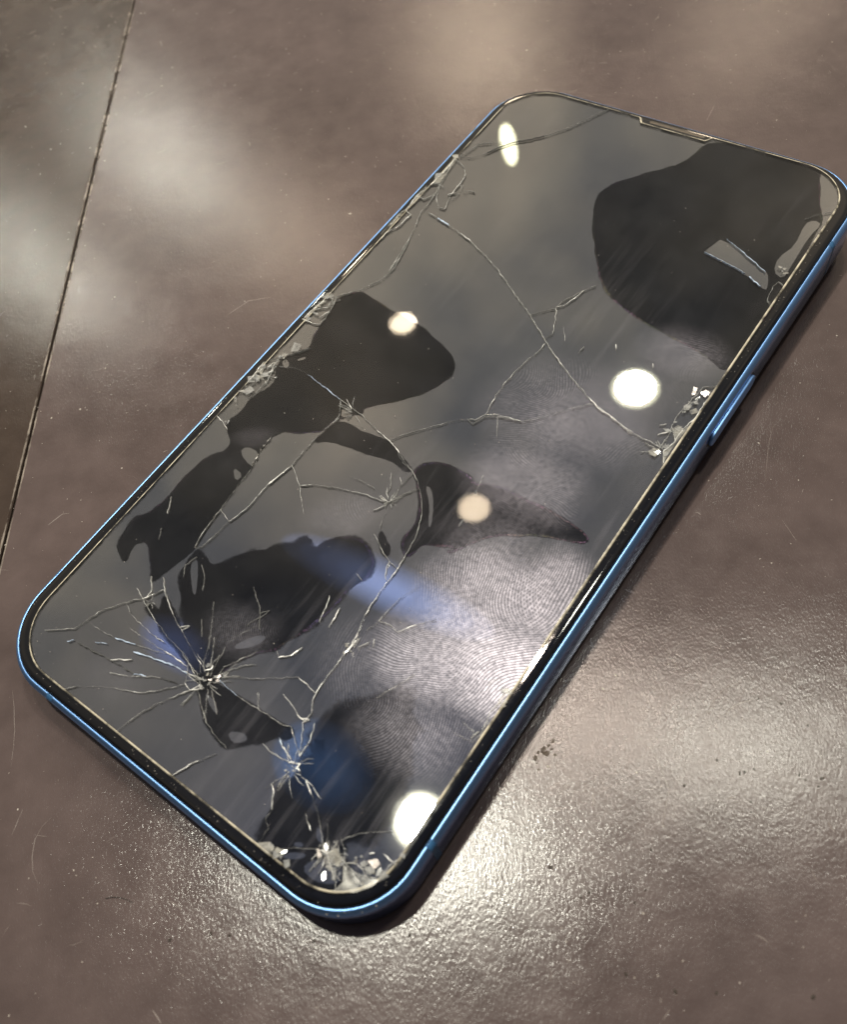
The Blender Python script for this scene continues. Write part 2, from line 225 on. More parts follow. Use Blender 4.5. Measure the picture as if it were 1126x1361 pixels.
WET = [('w',
  [(6.418, 70.575), (6.291, 65.064), (2.974, 60.177), (-0.818, 56.185), (-3.772, 52.029), (-3.96, 48.651), (-0.751, 42.196), (3.505, 36.105), (7.832, 30.442), (13.525, 27.726), (19.621, 26.37), (25.12, 25.755),
   (29.29, 24.969), (32.388, 23.68), (32.781, 24.74), (33.147, 29.647), (33.011, 35.099), (32.885, 43.372), (32.661, 50.782), (32.004, 57.263), (32.073, 59.282), (28.621, 65.762), (27.185, 69.817), (26.332, 71.022),
   (22.858, 71.358), (15.955, 71.498)]),
 ('w',
  [(-31.34, 7.313), (-28.324, 10.933), (-24.875, 9.922), (-19.893, 9.39), (-15.251, 9.149), (-9.779, 7.56), (-5.154, 5.675), (-3.583, 2.961), (-4.302, -0.253), (-6.219, -3.412), (-9.593, -7.036), (-12.595, -9.559),
   (-11.609, -10.844), (-12.755, -11.492), (-14.328, -13.298), (-14.736, -13.235), (-15.287, -14.646), (-15.336, -16.675), (-18.361, -18.766), (-20.659, -19.714), (-21.539, -21.129), (-21.822, -22.019),
   (-21.786, -24.884), (-21.29, -27.443), (-20.792, -28.329), (-20.598, -31.87), (-20.047, -36.316), (-19.509, -40.656), (-18.883, -43.541), (-19.11, -46.573), (-20.127, -49.107), (-20.392, -51.32), (-21.522, -50.601),
   (-23.554, -48.657), (-26.216, -46.696), (-27.716, -48.268), (-27.363, -49.691), (-26.394, -51.529), (-29.472, -50.488), (-30.378, -48.893), (-30.945, -46.897), (-31.057, -44.599), (-29.888, -43.558),
   (-29.108, -41.386), (-28.96, -38.542), (-29.314, -36.66), (-29.128, -33.021), (-28.524, -30.164), (-26.816, -28.094), (-26.689, -27.718), (-26.976, -25.888), (-29.17, -24.574), (-30.632, -23.36), (-29.796, -20.63),
   (-30.115, -17.383), (-29.041, -14.859), (-28.677, -12.328), (-30.519, -10.591), (-30.87, -7.591), (-29.311, -5.538), (-28.261, -3.961), (-29.111, -1.366), (-29.986, 1.057), (-30.341, 4.22)]),
 ('w',
  [(-14.519, -14.321), (-12.26, -13.401), (-9.478, -13.619), (-6.801, -13.335), (-5.413, -13.069), (-2.42, -14.144), (1.28, -15.423), (1.06, -15.958), (-1.529, -15.353), (-3.625, -15.881), (-6.993, -16.441),
   (-10.516, -16.888), (-13.712, -17.835), (-14.979, -18.742), (-14.828, -18.546)]),
 ('w',
  [(-17.869, -43.89), (-15.248, -44.519), (-14.021, -44.396), (-12.683, -42.943), (-11.925, -41.212), (-10.709, -39.991), (-8.949, -38.281), (-8.536, -37.319), (-5.638, -35.077), (-5.551, -33.269), (-3.408, -34.351),
   (-2.405, -34.054), (-2.012, -32.236), (-0.775, -30.692), (1.171, -29.67), (3.105, -29.44), (5.213, -30.643), (6.051, -31.359), (6.712, -33.387), (6.303, -35.146), (5.261, -37.588), (5.485, -40.11), (4.849, -42.265),
   (4.413, -44.281), (3.785, -46.405), (2.876, -48.148), (2.528, -49.508), (0.734, -50.941), (-0.391, -52.796), (-1.086, -54.089), (-1.584, -55.254), (-1.76, -56.766), (-1.608, -57.78), (-1.968, -59.394),
   (-2.836, -59.131), (-6.206, -58.235), (-9.638, -57.006), (-12.285, -56.653), (-14.955, -55.977), (-19.085, -54.397), (-16.627, -54.624), (-16.179, -54.039), (-17.505, -51.809), (-13.776, -53.734), (-10.587, -54.985),
   (-10.877, -53.99), (-12.425, -52.883), (-16.017, -49.644), (-17.882, -48.037), (-18.102, -46.908), (-18.113, -44.36)]),
 ('w',
  [(-2.518, -58.648), (-1.529, -57.866), (2.472, -57.728), (6.39, -57.447), (8.349, -57.351), (10.607, -57.303), (11.591, -56.782), (12.629, -57.518), (11.91, -58.51), (10.722, -58.783), (9.758, -60.327),
   (8.156, -61.47), (6.75, -62.844), (5.825, -64.105), (3.05, -63.351), (0.99, -62.598), (-1.386, -61.201), (-2.787, -60.203)]),
 ('w',
  [(16.078, -61.693), (15.913, -62.728), (16.18, -64.723), (16.443, -66.691), (17.105, -68.356), (17.716, -70.245), (19.127, -69.38), (21.014, -70.126), (22.608, -70.404), (24.796, -70.249), (26.072, -70.191),
   (28.164, -69.4), (28.692, -69.029), (29.105, -68.069), (28.145, -66.55), (26.725, -65.952), (25.75, -65.023), (26.674, -63.308), (28.337, -61.623), (29.766, -60.1), (28.931, -57.722), (28.072, -54.963),
   (26.627, -51.363), (24.433, -47.513), (21.754, -45.01), (20.054, -45.749), (18.986, -47.685), (15.376, -51.777), (14.806, -53.5), (15.171, -55.082), (15.616, -56.111), (16.455, -55.074), (16.849, -56.84),
   (16.534, -58.82), (16.924, -60.078), (16.304, -61.192)]),
 ('w',
  [(2.221, -15.887), (2.301, -14.318), (3.45, -12.969), (5.23, -12.102), (7.411, -11.842), (9.679, -12.182), (11.196, -12.941), (12.244, -12.159), (15.275, -11.161), (19.269, -11.37), (22.879, -11.115),
   (25.646, -11.326), (27.524, -11.427), (30.277, -12.192), (29.412, -13.319), (26.885, -14.251), (24.766, -14.624), (22.269, -16.136), (19.095, -17.904), (17.112, -19.877), (15.886, -22.16), (14.273, -24.673),
   (14.903, -22.783), (12.384, -24.01), (10.394, -25.221), (10.213, -26.566), (9.574, -28.063), (8.147, -26.899), (7.647, -25.017), (7.548, -22.866), (7.2, -21.159), (5.945, -18.995), (4.038, -17.16)]),
 ('w', [(3.842, -26.468), (4.903, -27.09), (6.577, -27.951), (7.224, -29.411), (6.305, -29.357), (4.778, -28.109)])]
ISLANDS = [[(18.773, 46.076), (19.724, 49.501), (29.106, 45.273), (29.895, 44.344), (30.937, 41.72), (30.126, 41.562), (26.407, 43.361), (18.615, 44.881)], [(-15.49, -11.186), (-12.755, -11.492), (-14.273, -13.157)],
 [(-23.631, -29.458), (-21.107, -29.739), (-21.332, -31.437)], [(-24.589, -26.806), (-24.382, -25.245), (-21.682, -25.125), (-21.138, -26.944), (-21.098, -27.98)],
 [(-17.536, -46.242), (-17.405, -44.568), (-14.594, -47.569), (-13.085, -49.713), (-14.233, -49.202)],
 [(-2.901, -52.41), (-2.165, -50.79), (-0.868, -49.098), (0.281, -48.656), (0.134, -49.899), (-0.763, -51.329), (-2.179, -52.521)],
 [(4.877, -16.666), (6.043, -16.64), (7.978, -18.76), (9.89, -22.087), (9.487, -22.331), (7.464, -19.066)], [(-28.529, -6.918), (-27.629, -5.829), (-27.423, -6.515), (-28.481, -7.41)],
 [(-30.569, -9.028), (-30.638, -7.866), (-28.971, -8.553), (-29.031, -9.774)], [(22.579, -64.658), (23.158, -64.727), (24.093, -65.243), (24.321, -66.008), (23.523, -65.983), (22.897, -65.372)],
 [(20.794, -69.824), (22.009, -68.754), (23.459, -67.977), (23.486, -68.642), (21.72, -69.981)], [(21.278, -67.878), (22.056, -67.226), (22.67, -67.493), (21.872, -68.274)],
 [(24.032, -69.619), (24.43, -68.213), (25.629, -67.154), (27.171, -66.534), (28.506, -66.949), (28.859, -68.034), (28.174, -69.065), (26.109, -69.957)],
 [(29.806, 58.001), (30.806, 59.455), (32.274, 58.887), (31.633, 55.711), (31.93, 47.794), (32.067, 44.839), (30.09, 45.64), (29.377, 48.958), (30.551, 52.658)],
 [(4.654, -62.157), (6.325, -61.05), (7.57, -61.135), (7.606, -61.836), (6.237, -62.928)], [(-15.35, -11.181), (-13.145, -11.232), (-14.19, -13.292)],
 [(-1.835, -59.72), (-0.067, -59.795), (1.741, -60.769), (1.514, -61.185), (-0.426, -60.573)]]
CHIPS = [[(28.088, -66.306), (29.997, -66.2), (31.47, -65.878), (32.724, -65.287), (32.522, -66.302), (31.34, -67.936), (29.432, -69.275), (28.843, -69.536), (29.076, -68.826), (29.302, -68.009)],
 [(17.543, -70.584), (18.808, -69.548), (19.704, -69.968), (20.007, -70.789), (18.819, -70.809)],
 [(32.772, 3.657), (31.976, 5.632), (32.474, 8.056), (31.167, 10.308), (31.555, 11.034), (32.58, 10.778), (33.122, 12.935), (32.668, 8.168)],
 [(-33.314, 47.713), (-32.401, 46.109), (-31.682, 39.74), (-33.027, 38.764), (-33.073, 42.794)], [(-33.775, 34.614), (-33.514, 38.143), (-32.772, 36.059), (-32.725, 33.67), (-33.098, 30.865)],
 [(-33.809, 24.554), (-33.775, 29.258), (-33.143, 29.659), (-33.257, 26.548), (-33.631, 23.576)], [(-32.969, 0.801), (-32.904, 5.709), (-32.273, 5.61), (-32.756, 3.02)],
 [(32.526, -36.856), (32.989, -36.814), (32.838, -39.229), (32.736, -40.57), (32.449, -40.504), (32.605, -38.87)], [(-32.889, -15.747), (-32.84, -14.546), (-33.06, -10.908), (-32.692, -10.906), (-32.559, -13.605)]]
SIZE = (66.33, 142.31, 8.99)
OFFS = (0.092, 0.21504, 0.00401)
PRINTS = [(16.963, 5.204, 17, 13, 0.3, -0.9, 0.5, 1.2, 0.38), (25.449, 23.351, 9, 7, 0.2, 1.1, -0.6, 1.0, 0.35), (17.644, -8.636, 12, 9, 0, 0.3, 1.2, 1.2, 0.4), (23.082, -26.886, 13, 11, 0.4, 1.3, 0.2, 2.1, 0.36),
 (29.997, -22.571, 8, 11, 0.2, -1.2, 0.5, 1.9, 0.38), (22.273, -36.633, 13, 10, 0.9, 0.4, 1.3, 1.9, 0.35), (30.064, -34.801, 11, 10, 0.3, 0.9, -1.1, 3.2, 0.4), (25.355, -47.034, 11, 10, 0.5, -1.2, 0.3, 0.6, 0.36),
 (14.054, -44.48, 9, 8, 0.2, 1.2, 0.2, 0.3, 0.38), (-3.654, -49.823, 8, 6, 0.2, 0.9, 0.5, 0.45, 0.35), (-24.535, -22.57, 5, 3, 0.6, 0.8, 0, 0.4, 0.4), (-15.324, -64.733, 9, 6, 0.5, 0.5, 0.3, 0.2, 0.36),
 (-2.586, -27.513, 8, 5, 0.6, 1.2, 0.4, 0.45, 0.38), (19.757, -19.91, 11, 7, 0.2, 0.3, 1.3, 0.6, 0.35), (23.034, 14.392, 9, 8, 0.1, 1.0, 0.8, 0.35, 0.4)]  # last print added to spread a halo around a lamp reflection
SCRATCHES = [(0.16, [(54.52, -22.84), (54.19, -21.31), (54.32, -19.83), (54.88, -17.93), (55.85, -16.4)]), (0.14, [(56.45, -21.81), (56.52, -20.65), (56.96, -19.6), (58.48, -17.72)]),
 (0.12, [(45.3, -17.33), (46.85, -18.34), (48.46, -19.28)]), (0.14, [(61.59, -49.3), (61.9, -48.77), (62.78, -48.04)]), (0.18, [(66.67, -58.17), (66.75, -56.72)]),
 (0.1, [(59.39, -12.92), (61.04, -13.13), (62.8, -13.62)]), (0.14, [(-6.87, -92.15), (-8.83, -91.42), (-10.3, -90.31), (-11.8, -88.45), (-12.31, -86.72), (-12.14, -84.99)]),
 (0.1, [(14.24, -78.21), (12.89, -77.35), (12.39, -76.22), (12.36, -74.97)]), (0.2, [(16.71, -93.26), (18.69, -93.63)]), (0.12, [(-32.13, -75.62), (-29.63, -77.41), (-26.93, -79.53), (-24.68, -81.71), (-22.77, -83.76)]),
 (0.22, [(-48.6, -48.62), (-49.56, -49.37), (-49.92, -51.0), (-50.16, -52.38)]), (0.1, [(41.3, 26.02), (42.38, 21.54), (44.98, 14.87)]), (0.12, [(49.79, 9.93), (53.16, 7.47)]),
 (0.1, [(41.43, -15.71), (43.12, -17.11), (44.73, -17.97)]), (0.1, [(39.14, -19.67), (39.62, -17.14), (40.4, -15.54)]), (0.16, [(-123.63, 43.76), (-122.67, 46.77)]), (0.16, [(-1.84, 89.57), (-2.69, 94.57)]),
 (0.25, [(-55.44, -0.48), (-54.11, 4.73), (-50.73, 7.67)]), (0.12, [(-16.57, -86.65), (-15.12, -90.02)]), (0.1, [(-12.36, -88.11), (-10.47, -87.04)]), (0.12, [(-3.07, -69.14), (0.27, -69.46)]),
 (0.12, [(51.19, -31.33), (55.06, -34.62), (56.5, -39.32)]), (0.1, [(-3.01, -82.84), (-2.41, -81.22)])]
HAIR = [(2.25, -87.8), (3.0, -87.1), (3.89, -86.53), (4.74, -86.21), (5.69, -85.99)]
PITS = [(58.22, -27.86, 0.22), (61.31, -27.82, 0.3), (61.68, -27.33, 0.2), (56.33, -33.06, 0.25), (58.88, -17.46, 0.2), (61.56, -16.44, 0.25), (65.63, -17.42, 0.2), (69.82, -22.85, 0.3), (69.86, -23.96, 0.2),
 (64.01, -30.34, 0.2), (58.38, -47.02, 0.22), (47.68, -51.31, 0.3), (61.0, -56.49, 0.35), (66.4, -54.8, 0.3), (78.9, -46.39, 0.35), (52.07, -52.94, 0.2), (52.45, -52.15, 0.22), (53.0, -51.12, 0.2), (13.01, -86.34, 0.3),
 (16.92, -82.58, 0.3), (19.06, -81.27, 0.3), (26.93, -79.84, 0.2), (28.37, -75.47, 0.25), (67.35, -23.95, 0.25), (68.26, -24.03, 0.2), (62.51, -26.31, 0.2), (64.53, -31.45, 0.15), (58.06, -49.02, 0.2),
 (70.19, -52.24, 0.25), (37.81, -67.89, 0.2), (56.74, -42.47, 0.25)]
RESIDUE = [(38.73, -39.71, 0.3), (39.12, -39.2, 0.5), (39.75, -39.28, 0.45), (39.92, -38.42, 0.3), (39.55, -37.43, 0.3), (39.4, -38.15, 0.25), (38.83, -40.62, 0.4), (39.37, -41.12, 0.2), (39.96, -41.69, 0.25),
 (40.7, -38.76, 0.25), (39.47, -37.11, 0.2), (39.07, -38.74, 0.35)]
BANDS = (-58.329, 56.102, -21.102)
BUTTON = (13.2, 27.86)
IMPACTS = [(-2.469, -58.391, 26, 2.6, 7), (15.194, -61.119, 18, 1.7, 5), (25.56, -66.623, 22, 1.2, 4), (2.25, -22.027, 14, 1.0, 3.5), (-26.767, 39.228, 10, 1, 3), (-12.958, -11.352, 12, 1, 3.5), (-18.143, -54.05, 10, 0.6, 2),
 (-31.191, -12.97, 20, 2.5, 3.5), (-32.184, 4.706, 12, 1.2, 3), (-33.942, 40.424, 16, 2, 4), (28.435, -66.21, 14, 2, 3), (31.553, 5.911, 14, 1.2, 2.5), (11.97, -43.482, 10, 0.8, 2.5), (32.766, -43.319, 10, 1.2, 2)]
CRUSH = [((-33.658, 30.323), (-33.695, 47.599), 0.5, 34, 1.1), ((-33.818, 25.827), (-33.576, 32.601), 0.5, 10, 0.9), ((-32.95, 0.344), (-32.67, 7.466), 0.5, 22, 1.0), ((-32.052, -19.808), (-30.896, -6.273), 0.7, 40, 1.1),
 ((-30.628, -25.184), (-30.544, -23.39), 0.4, 6, 0.5), ((24.943, -67.05), (34.068, -64.559), 0.9, 40, 1.1), ((19.301, -69.882), (22.121, -69.54), 0.4, 8, 0.6), ((31.449, 4.317), (31.369, 19.021), 0.5, 24, 0.8),
 ((33.572, -44.532), (32.972, -36.615), 0.4, 18, 0.7), ((-2.846, -57.984), (-1.64, -58.5), 1.0, 12, 0.4), ((14.986, -61.026), (16.021, -61.492), 0.8, 10, 0.4), ((25.285, -66.28), (26.371, -66.59), 0.7, 14, 0.5),
 ((11.29, -44.31), (11.597, -42.144), 0.3, 8, 0.5), ((30.873, 46.914), (32.751, 44.147), 0.3, 5, 0.4), ((33.585, -63.146), (33.937, -59.765), 0.25, 10, 0.4)]


# ------------------------------------------------------------------ helpers
def tag(o, label=None, cat=None, group=None, kind=None):
    if label: o['label'] = label
    if cat: o['category'] = cat
    if group: o['group'] = group
    if kind: o['kind'] = kind
    return o


def empty(name, mat=None):
    o = bpy.data.objects.new(name, None)
    o.empty_display_size = 0.01
    COL.objects.link(o)
    if mat is not None:
        o.matrix_world = mat
    return o


def mesh_obj(name, verts, faces, mats, parent=None, smooth=False, fmat=None, scale=MM):
    me = bpy.data.meshes.new(name)
    me.from_pydata([(v[0] * scale, v[1] * scale, v[2] * scale) for v in verts], [], faces)
    for m_ in (mats if isinstance(mats, (list, tuple)) else [mats]):
        me.materials.append(m_)
    if fmat:
        me.polygons.foreach_set('material_index', fmat)
    if smooth:
        me.polygons.foreach_set('use_smooth', [True] * len(me.polygons))
    me.update()
    o = bpy.data.objects.new(name, me)
    COL.objects.link(o)
    if parent:
        o.parent = parent
    return o


def fix_normals(o):
    bm = bmesh.new(); bm.from_mesh(o.data)
    bmesh.ops.recalc_face_normals(bm, faces=bm.faces)
    bm.to_mesh(o.data); bm.free()


def rrect(w, h, r, cx=0, cy=0, n=14, side=10):
    pts = []
    cs = ((1, 1, 0), (-1, 1, 90), (-1, -1, 180), (1, -1, 270))
    for i, (sx, sy, a0) in enumerate(cs):
        for k in range(n + 1):
            a = math.radians(a0 + 90 * k / n)
            pts.append((cx + sx * (w / 2 - r) + r * math.cos(a), cy + sy * (h / 2 - r) + r * math.sin(a)))
        nx = cs[(i + 1) % 4]
        a = math.radians(nx[2])
        q = (cx + nx[0] * (w / 2 - r) + r * math.cos(a), cy + nx[1] * (h / 2 - r) + r * math.sin(a))
        p_ = pts[-1]
        for k in range(1, side):
            t = k / side
            pts.append((p_[0] + (q[0] - p_[0]) * t, p_[1] + (q[1] - p_[1]) * t))
    return pts


def loft(rings, closed_profile=False, cap_first=False, cap_last=False):
    n = len(rings[0]); V = []; F = []
    for r in rings:
        V += r
    m_ = len(rings)
    for j in range(m_ - (0 if closed_profile else 1)):
        a = j * n; b = ((j + 1) % m_) * n
        for i in range(n):
            k = (i + 1) % n
            F.append((a + i, a + k, b + k, b + i))
    if cap_first: F.append(tuple(range(n))[::-1])
    if cap_last: F.append(tuple(range((m_ - 1) * n, m_ * n)))
    return V, F


def new_mat(name):
    m_ = bpy.data.materials.new(name); m_.use_nodes = True
    nt = m_.node_tree; nt.nodes.clear()
    out = nt.nodes.new('ShaderNodeOutputMaterial')
    return m_, nt, out


def N(nt, t, **kw):
    n = nt.nodes.new(t)
    for k, v in kw.items():
        if hasattr(n, k): setattr(n, k, v)
    return n


def val(nt, op, a, b=None, c=None, clamp=False):
    n = nt.nodes.new('ShaderNodeMath'); n.operation = op; n.use_clamp = clamp
    for i, x in enumerate((a, b, c)):
        if x is None: continue
        if isinstance(x, (int, float)): n.inputs[i].default_value = x
        else: nt.links.new(x, n.inputs[i])
    return n.outputs[0]


def noise_tex(nt, vec, scale, detail=2.0, rough=0.5, dist=0.0):
    n = nt.nodes.new('ShaderNodeTexNoise')
    n.inputs['Scale'].default_value = scale
    n.inputs['Detail'].default_value = detail
    n.inputs['Roughness'].default_value = rough
    n.inputs['Distortion'].default_value = dist
    if vec is not None: nt.links.new(vec, n.inputs['Vector'])
    return n


def ramp(nt, fac, stops):
    n = nt.nodes.new('ShaderNodeValToRGB')
    el = n.color_ramp.elements
    el[0].position, el[0].color = stops[0][0], (*stops[0][1], 1)
    el[1].position, el[1].color = stops[-1][0], (*stops[-1][1], 1)
    for p_, c_ in stops[1:-1]:
        x = el.new(p_); x.color = (*c_, 1)
    nt.links.new(fac, n.inputs['Fac'])
    return n.outputs['Color']


def gray(v): return (v, v, v)


def principled(nt, out, **kw):
    b = nt.nodes.new('ShaderNodeBsdfPrincipled')
    for k, v in kw.items():
        s = b.inputs[k]
        if hasattr(v, 'links') or isinstance(v, bpy.types.NodeSocket): nt.links.new(v, s)
        else: s.default_value = v
    if out: nt.links.new(b.outputs[0], out.inputs['Surface'])
    return b


def bump(nt, height, strength, dist, normal=None):
    b = nt.nodes.new('ShaderNodeBump')
    b.inputs['Strength'].default_value = strength
    b.inputs['Distance'].default_value = dist
    nt.links.new(height, b.inputs['Height'])
    if normal is not None: nt.links.new(normal, b.inputs['Normal'])
    return b.outputs[0]


# ------------------------------------------------------------------ materials
def table_material(name, light, dark, rough):
    m_, nt, out = new_mat(name)
    tc = N(nt, 'ShaderNodeTexCoord')
    big = noise_tex(nt, tc.outputs['Object'], 22, 4, 0.6)
    mid = noise_tex(nt, tc.outputs['Object'], 160, 3, 0.6)
    mixv = val(nt, 'ADD', val(nt, 'MULTIPLY', big.outputs['Fac'], 0.6), val(nt, 'MULTIPLY', mid.outputs['Fac'], 0.4))
    base = ramp(nt, mixv, ((0.36, dark), (0.64, light)))
    mp = N(nt, 'ShaderNodeMapping')
    mp.inputs['Scale'].default_value = (1.0, 0.42, 1.0)
    nt.links.new(tc.outputs['Object'], mp.inputs['Vector'])
    g1 = noise_tex(nt, mp.outputs['Vector'], 6400, 2, 0.65)
    g2 = noise_tex(nt, tc.outputs['Object'], 1100, 1, 0.5)
    v = N(nt, 'ShaderNodeTexVoronoi'); v.inputs['Scale'].default_value = 4200
    nt.links.new(mp.outputs['Vector'], v.inputs['Vector'])
    h = val(nt, 'ADD', val(nt, 'MULTIPLY', g1.outputs['Fac'], 0.8), val(nt, 'MULTIPLY', v.outputs['Distance'], 0.45))
    h = val(nt, 'ADD', h, val(nt, 'MULTIPLY', g2.outputs['Fac'], 0.5))
    g3 = noise_tex(nt, tc.outputs['Object'], 75, 3, 0.55)
    g4 = noise_tex(nt, tc.outputs['Object'], 260, 2, 0.55)
    h = val(nt, 'ADD', h, val(nt, 'ADD', val(nt, 'MULTIPLY', g3.outputs['Fac'], 3.2), val(nt, 'MULTIPLY', g4.outputs['Fac'], 0.7)))
    n2 = bump(nt, h, 0.6, 0.000036)
    r = val(nt, 'ADD', rough - 0.06, val(nt, 'MULTIPLY', mid.outputs['Fac'], 0.12))
    principled(nt, out, **{'Base Color': base, 'Roughness': r, 'Normal': n2, 'Specular IOR Level': 0.29})
    return m_


M_TABLE = table_material('brown_laminate', (0.106, 0.078, 0.074), (0.070, 0.051, 0.048), 0.155)
M_TABLE2 = table_material('dark_brown_laminate', (0.054, 0.037, 0.029), (0.034, 0.023, 0.018), 0.165)


def simple(name, color, rough, metallic=0.0, spec=0.5, bumpy=None):
    m_, nt, out = new_mat(name)
    tc = N(nt, 'ShaderNodeTexCoord')
    nz = noise_tex(nt, tc.outputs['Object'], bumpy[0] if bumpy else 700, 3, 0.6)
    base = ramp(nt, nz.outputs['Fac'], ((0.3, tuple(c * 0.86 for c in color)), (0.7, tuple(min(1, c * 1.1) for c in color))))
    r = val(nt, 'ADD', rough - 0.05, val(nt, 'MULTIPLY', nz.outputs['Fac'], 0.1))
    kw = {'Base Color': base, 'Roughness': r, 'Metallic': metallic, 'Specular IOR Level': spec}
    if bumpy: kw['Normal'] = bump(nt, nz.outputs['Fac'], bumpy[1], bumpy[2])
    principled(nt, out, **kw)
    return m_


M_CORE = simple('dark_gap', (0.05, 0.038, 0.03), 0.9)
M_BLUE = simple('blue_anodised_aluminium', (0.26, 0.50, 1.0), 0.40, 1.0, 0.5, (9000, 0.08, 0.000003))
M_BLUE_SHADED = simple('blue_aluminium_shaded', (0.17, 0.33, 0.72), 0.15, 1.0, 0.5, (9000, 0.06, 0.000003))  # darker copy of the frame blue; side shade put into its colour
M_BAND = simple('blue_antenna_plastic', (0.035, 0.12, 0.26), 0.45)
M_RECESS = simple('black_recess', (0.006, 0.006, 0.008), 0.6)
M_BLACKGLASS = simple('black_cover_glass', (0.004, 0.004, 0.005), 0.05, 0.0, 0.5)
M_BACK = simple('blue_back_glass', (0.05, 0.14, 0.28), 0.15)
M_GRILLE = simple('earpiece_mesh', (0.10, 0.08, 0.06), 0.4, 0.6)
M_CHIP = None
M_DIRT = simple('dark_dirt', (0.035, 0.026, 0.02), 0.8)
M_HAIR = simple('dark_hair', (0.02, 0.015, 0.012), 0.4)
M_DUST = simple('pale_dust', (0.50, 0.45, 0.40), 0.8)
M_SCRATCH = simple('pale_scratch', (0.19, 0.155, 0.14), 0.5)
M_CRUMB = simple('brown_residue', (0.07, 0.048, 0.032), 0.6)


def dry_material():
    """inner face of the protector with air behind it: mirrors twice"""
    m_, nt, out = new_mat('air_gap_layer')
    tc = N(nt, 'ShaderNodeTexCoord')
    a = noise_tex(nt, tc.outputs['Object'], 60, 4, 0.6)
    base = ramp(nt, a.outputs['Fac'], ((0.35, (0.009, 0.009, 0.010)), (0.7, (0.034, 0.033, 0.031))))
    r = val(nt, 'ADD', 0.008, val(nt, 'MULTIPLY', a.outputs['Fac'], 0.02))
    nrm = bump(nt, noise_tex(nt, tc.outputs['Object'], 110, 1, 0.4).outputs['Fac'], 0.04, 0.0002)
    principled(nt, out, **{'Base Color': base, 'Roughness': r, 'Specular IOR Level': 1.0, 'IOR': 2.1, 'Normal': nrm})
    return m_


def wet_material(name, col, spec):
    m_, nt, out = new_mat(name)
    tc = N(nt, 'ShaderNodeTexCoord')
    a = noise_tex(nt, tc.outputs['Object'], 150, 4, 0.6)
    base = ramp(nt, a.outputs['Fac'], ((0.35, tuple(c * 0.6 for c in col)), (0.7, tuple(c * 1.7 for c in col))))
    sp = val(nt, 'MULTIPLY', val(nt, 'SUBTRACT', noise_tex(nt, tc.outputs['Object'], 55, 4, 0.65).outputs['Fac'], 0.46, clamp=True), 1.0)
    pr = principled(nt, None, **{'Base Color': base, 'Roughness': 0.03, 'Specular IOR Level': val(nt, 'ADD', spec, sp)})
    # the contact thins out towards the outline, unevenly
    at = N(nt, 'ShaderNodeAttribute'); at.attribute_name = 'contact'
    nz = noise_tex(nt, tc.outputs['Object'], 1300, 2, 0.6)
    nb = noise_tex(nt, tc.outputs['Object'], 260, 2, 0.6)
    f = val(nt, 'ADD', at.outputs['Fac'], val(nt, 'MULTIPLY_ADD', nz.outputs['Fac'], 0.7, -0.35))
    f = val(nt, 'ADD', f, val(nt, 'MULTIPLY_ADD', nb.outputs['Fac'], 0.6, -0.3))
    mr = N(nt, 'ShaderNodeMapRange'); mr.interpolation_type = 'SMOOTHSTEP'; nt.links.new(f, mr.inputs[0])
    mr.inputs[1].default_value = 0.15; mr.inputs[2].default_value = 0.85; mr.inputs[3].default_value = 0.0; mr.inputs[4].default_value = 0.93
    t = N(nt, 'ShaderNodeBsdfTransparent'); mx = N(nt, 'ShaderNodeMixShader')
    nt.links.new(mr.outputs[0], mx.inputs[0]); nt.links.new(t.outputs[0], mx.inputs[1]); nt.links.new(pr.outputs[0], mx.inputs[2])
    nt.links.new(mx.outputs[0], out.inputs['Surface'])
    return m_


def plain_wet_material(name, col, spec):
    m_, nt, out = new_mat(name)
    tc = N(nt, 'ShaderNodeTexCoord')
    a = noise_tex(nt, tc.outputs['Object'], 150, 4, 0.6)
    base = ramp(nt, a.outputs['Fac'], ((0.35, tuple(c * 0.7 for c in col)), (0.7, tuple(c * 1.3 for c in col))))
    principled(nt, out, **{'Base Color': base, 'Roughness': 0.15, 'Specular IOR Level': spec})
    return m_


M_DRY = dry_material()
M_WET = wet_material('adhered_layer', (0.006, 0.006, 0.0065), 0.22)
M_DARK_REFLECTION = None


def fringe_material():
    m_, nt, out = new_mat('rainbow_fringe')
    tc = N(nt, 'ShaderNodeTexCoord')
    a = noise_tex(nt, tc.outputs['Object'], 90, 2, 0.5)
    b = noise_tex(nt, tc.outputs['Object'], 2500, 2, 0.5)
    col = ramp(nt, a.outputs['Fac'], ((0.36, (0.55, 0.9, 0.5)), (0.46, (0.9, 0.85, 0.5)), (0.54, (0.95, 0.45, 0.75)), (0.64, (0.55, 0.4, 0.95))))
    g = N(nt, 'ShaderNodeBsdfGlossy'); g.inputs['Roughness'].default_value = 0.18
    nt.links.new(col, g.inputs['Color'])
    t = N(nt, 'ShaderNodeBsdfTransparent')
    mx = N(nt, 'ShaderNodeMixShader')
    f = val(nt, 'MULTIPLY', val(nt, 'MULTIPLY', val(nt, 'SUBTRACT', b.outputs['Fac'], 0.40, clamp=True), 0.35), val(nt, 'MULTIPLY', val(nt, 'SUBTRACT', noise_tex(nt, tc.outputs['Object'], 45, 2).outputs['Fac'], 0.4, clamp=True), 4, clamp=True), clamp=True)
    nt.links.new(f, mx.inputs[0]); nt.links.new(t.outputs[0], mx.inputs[1]); nt.links.new(g.outputs[0], mx.inputs[2])
    nt.links.new(mx.outputs[0], out.inputs['Surface'])
    return m_


M_FRINGE = fringe_material()


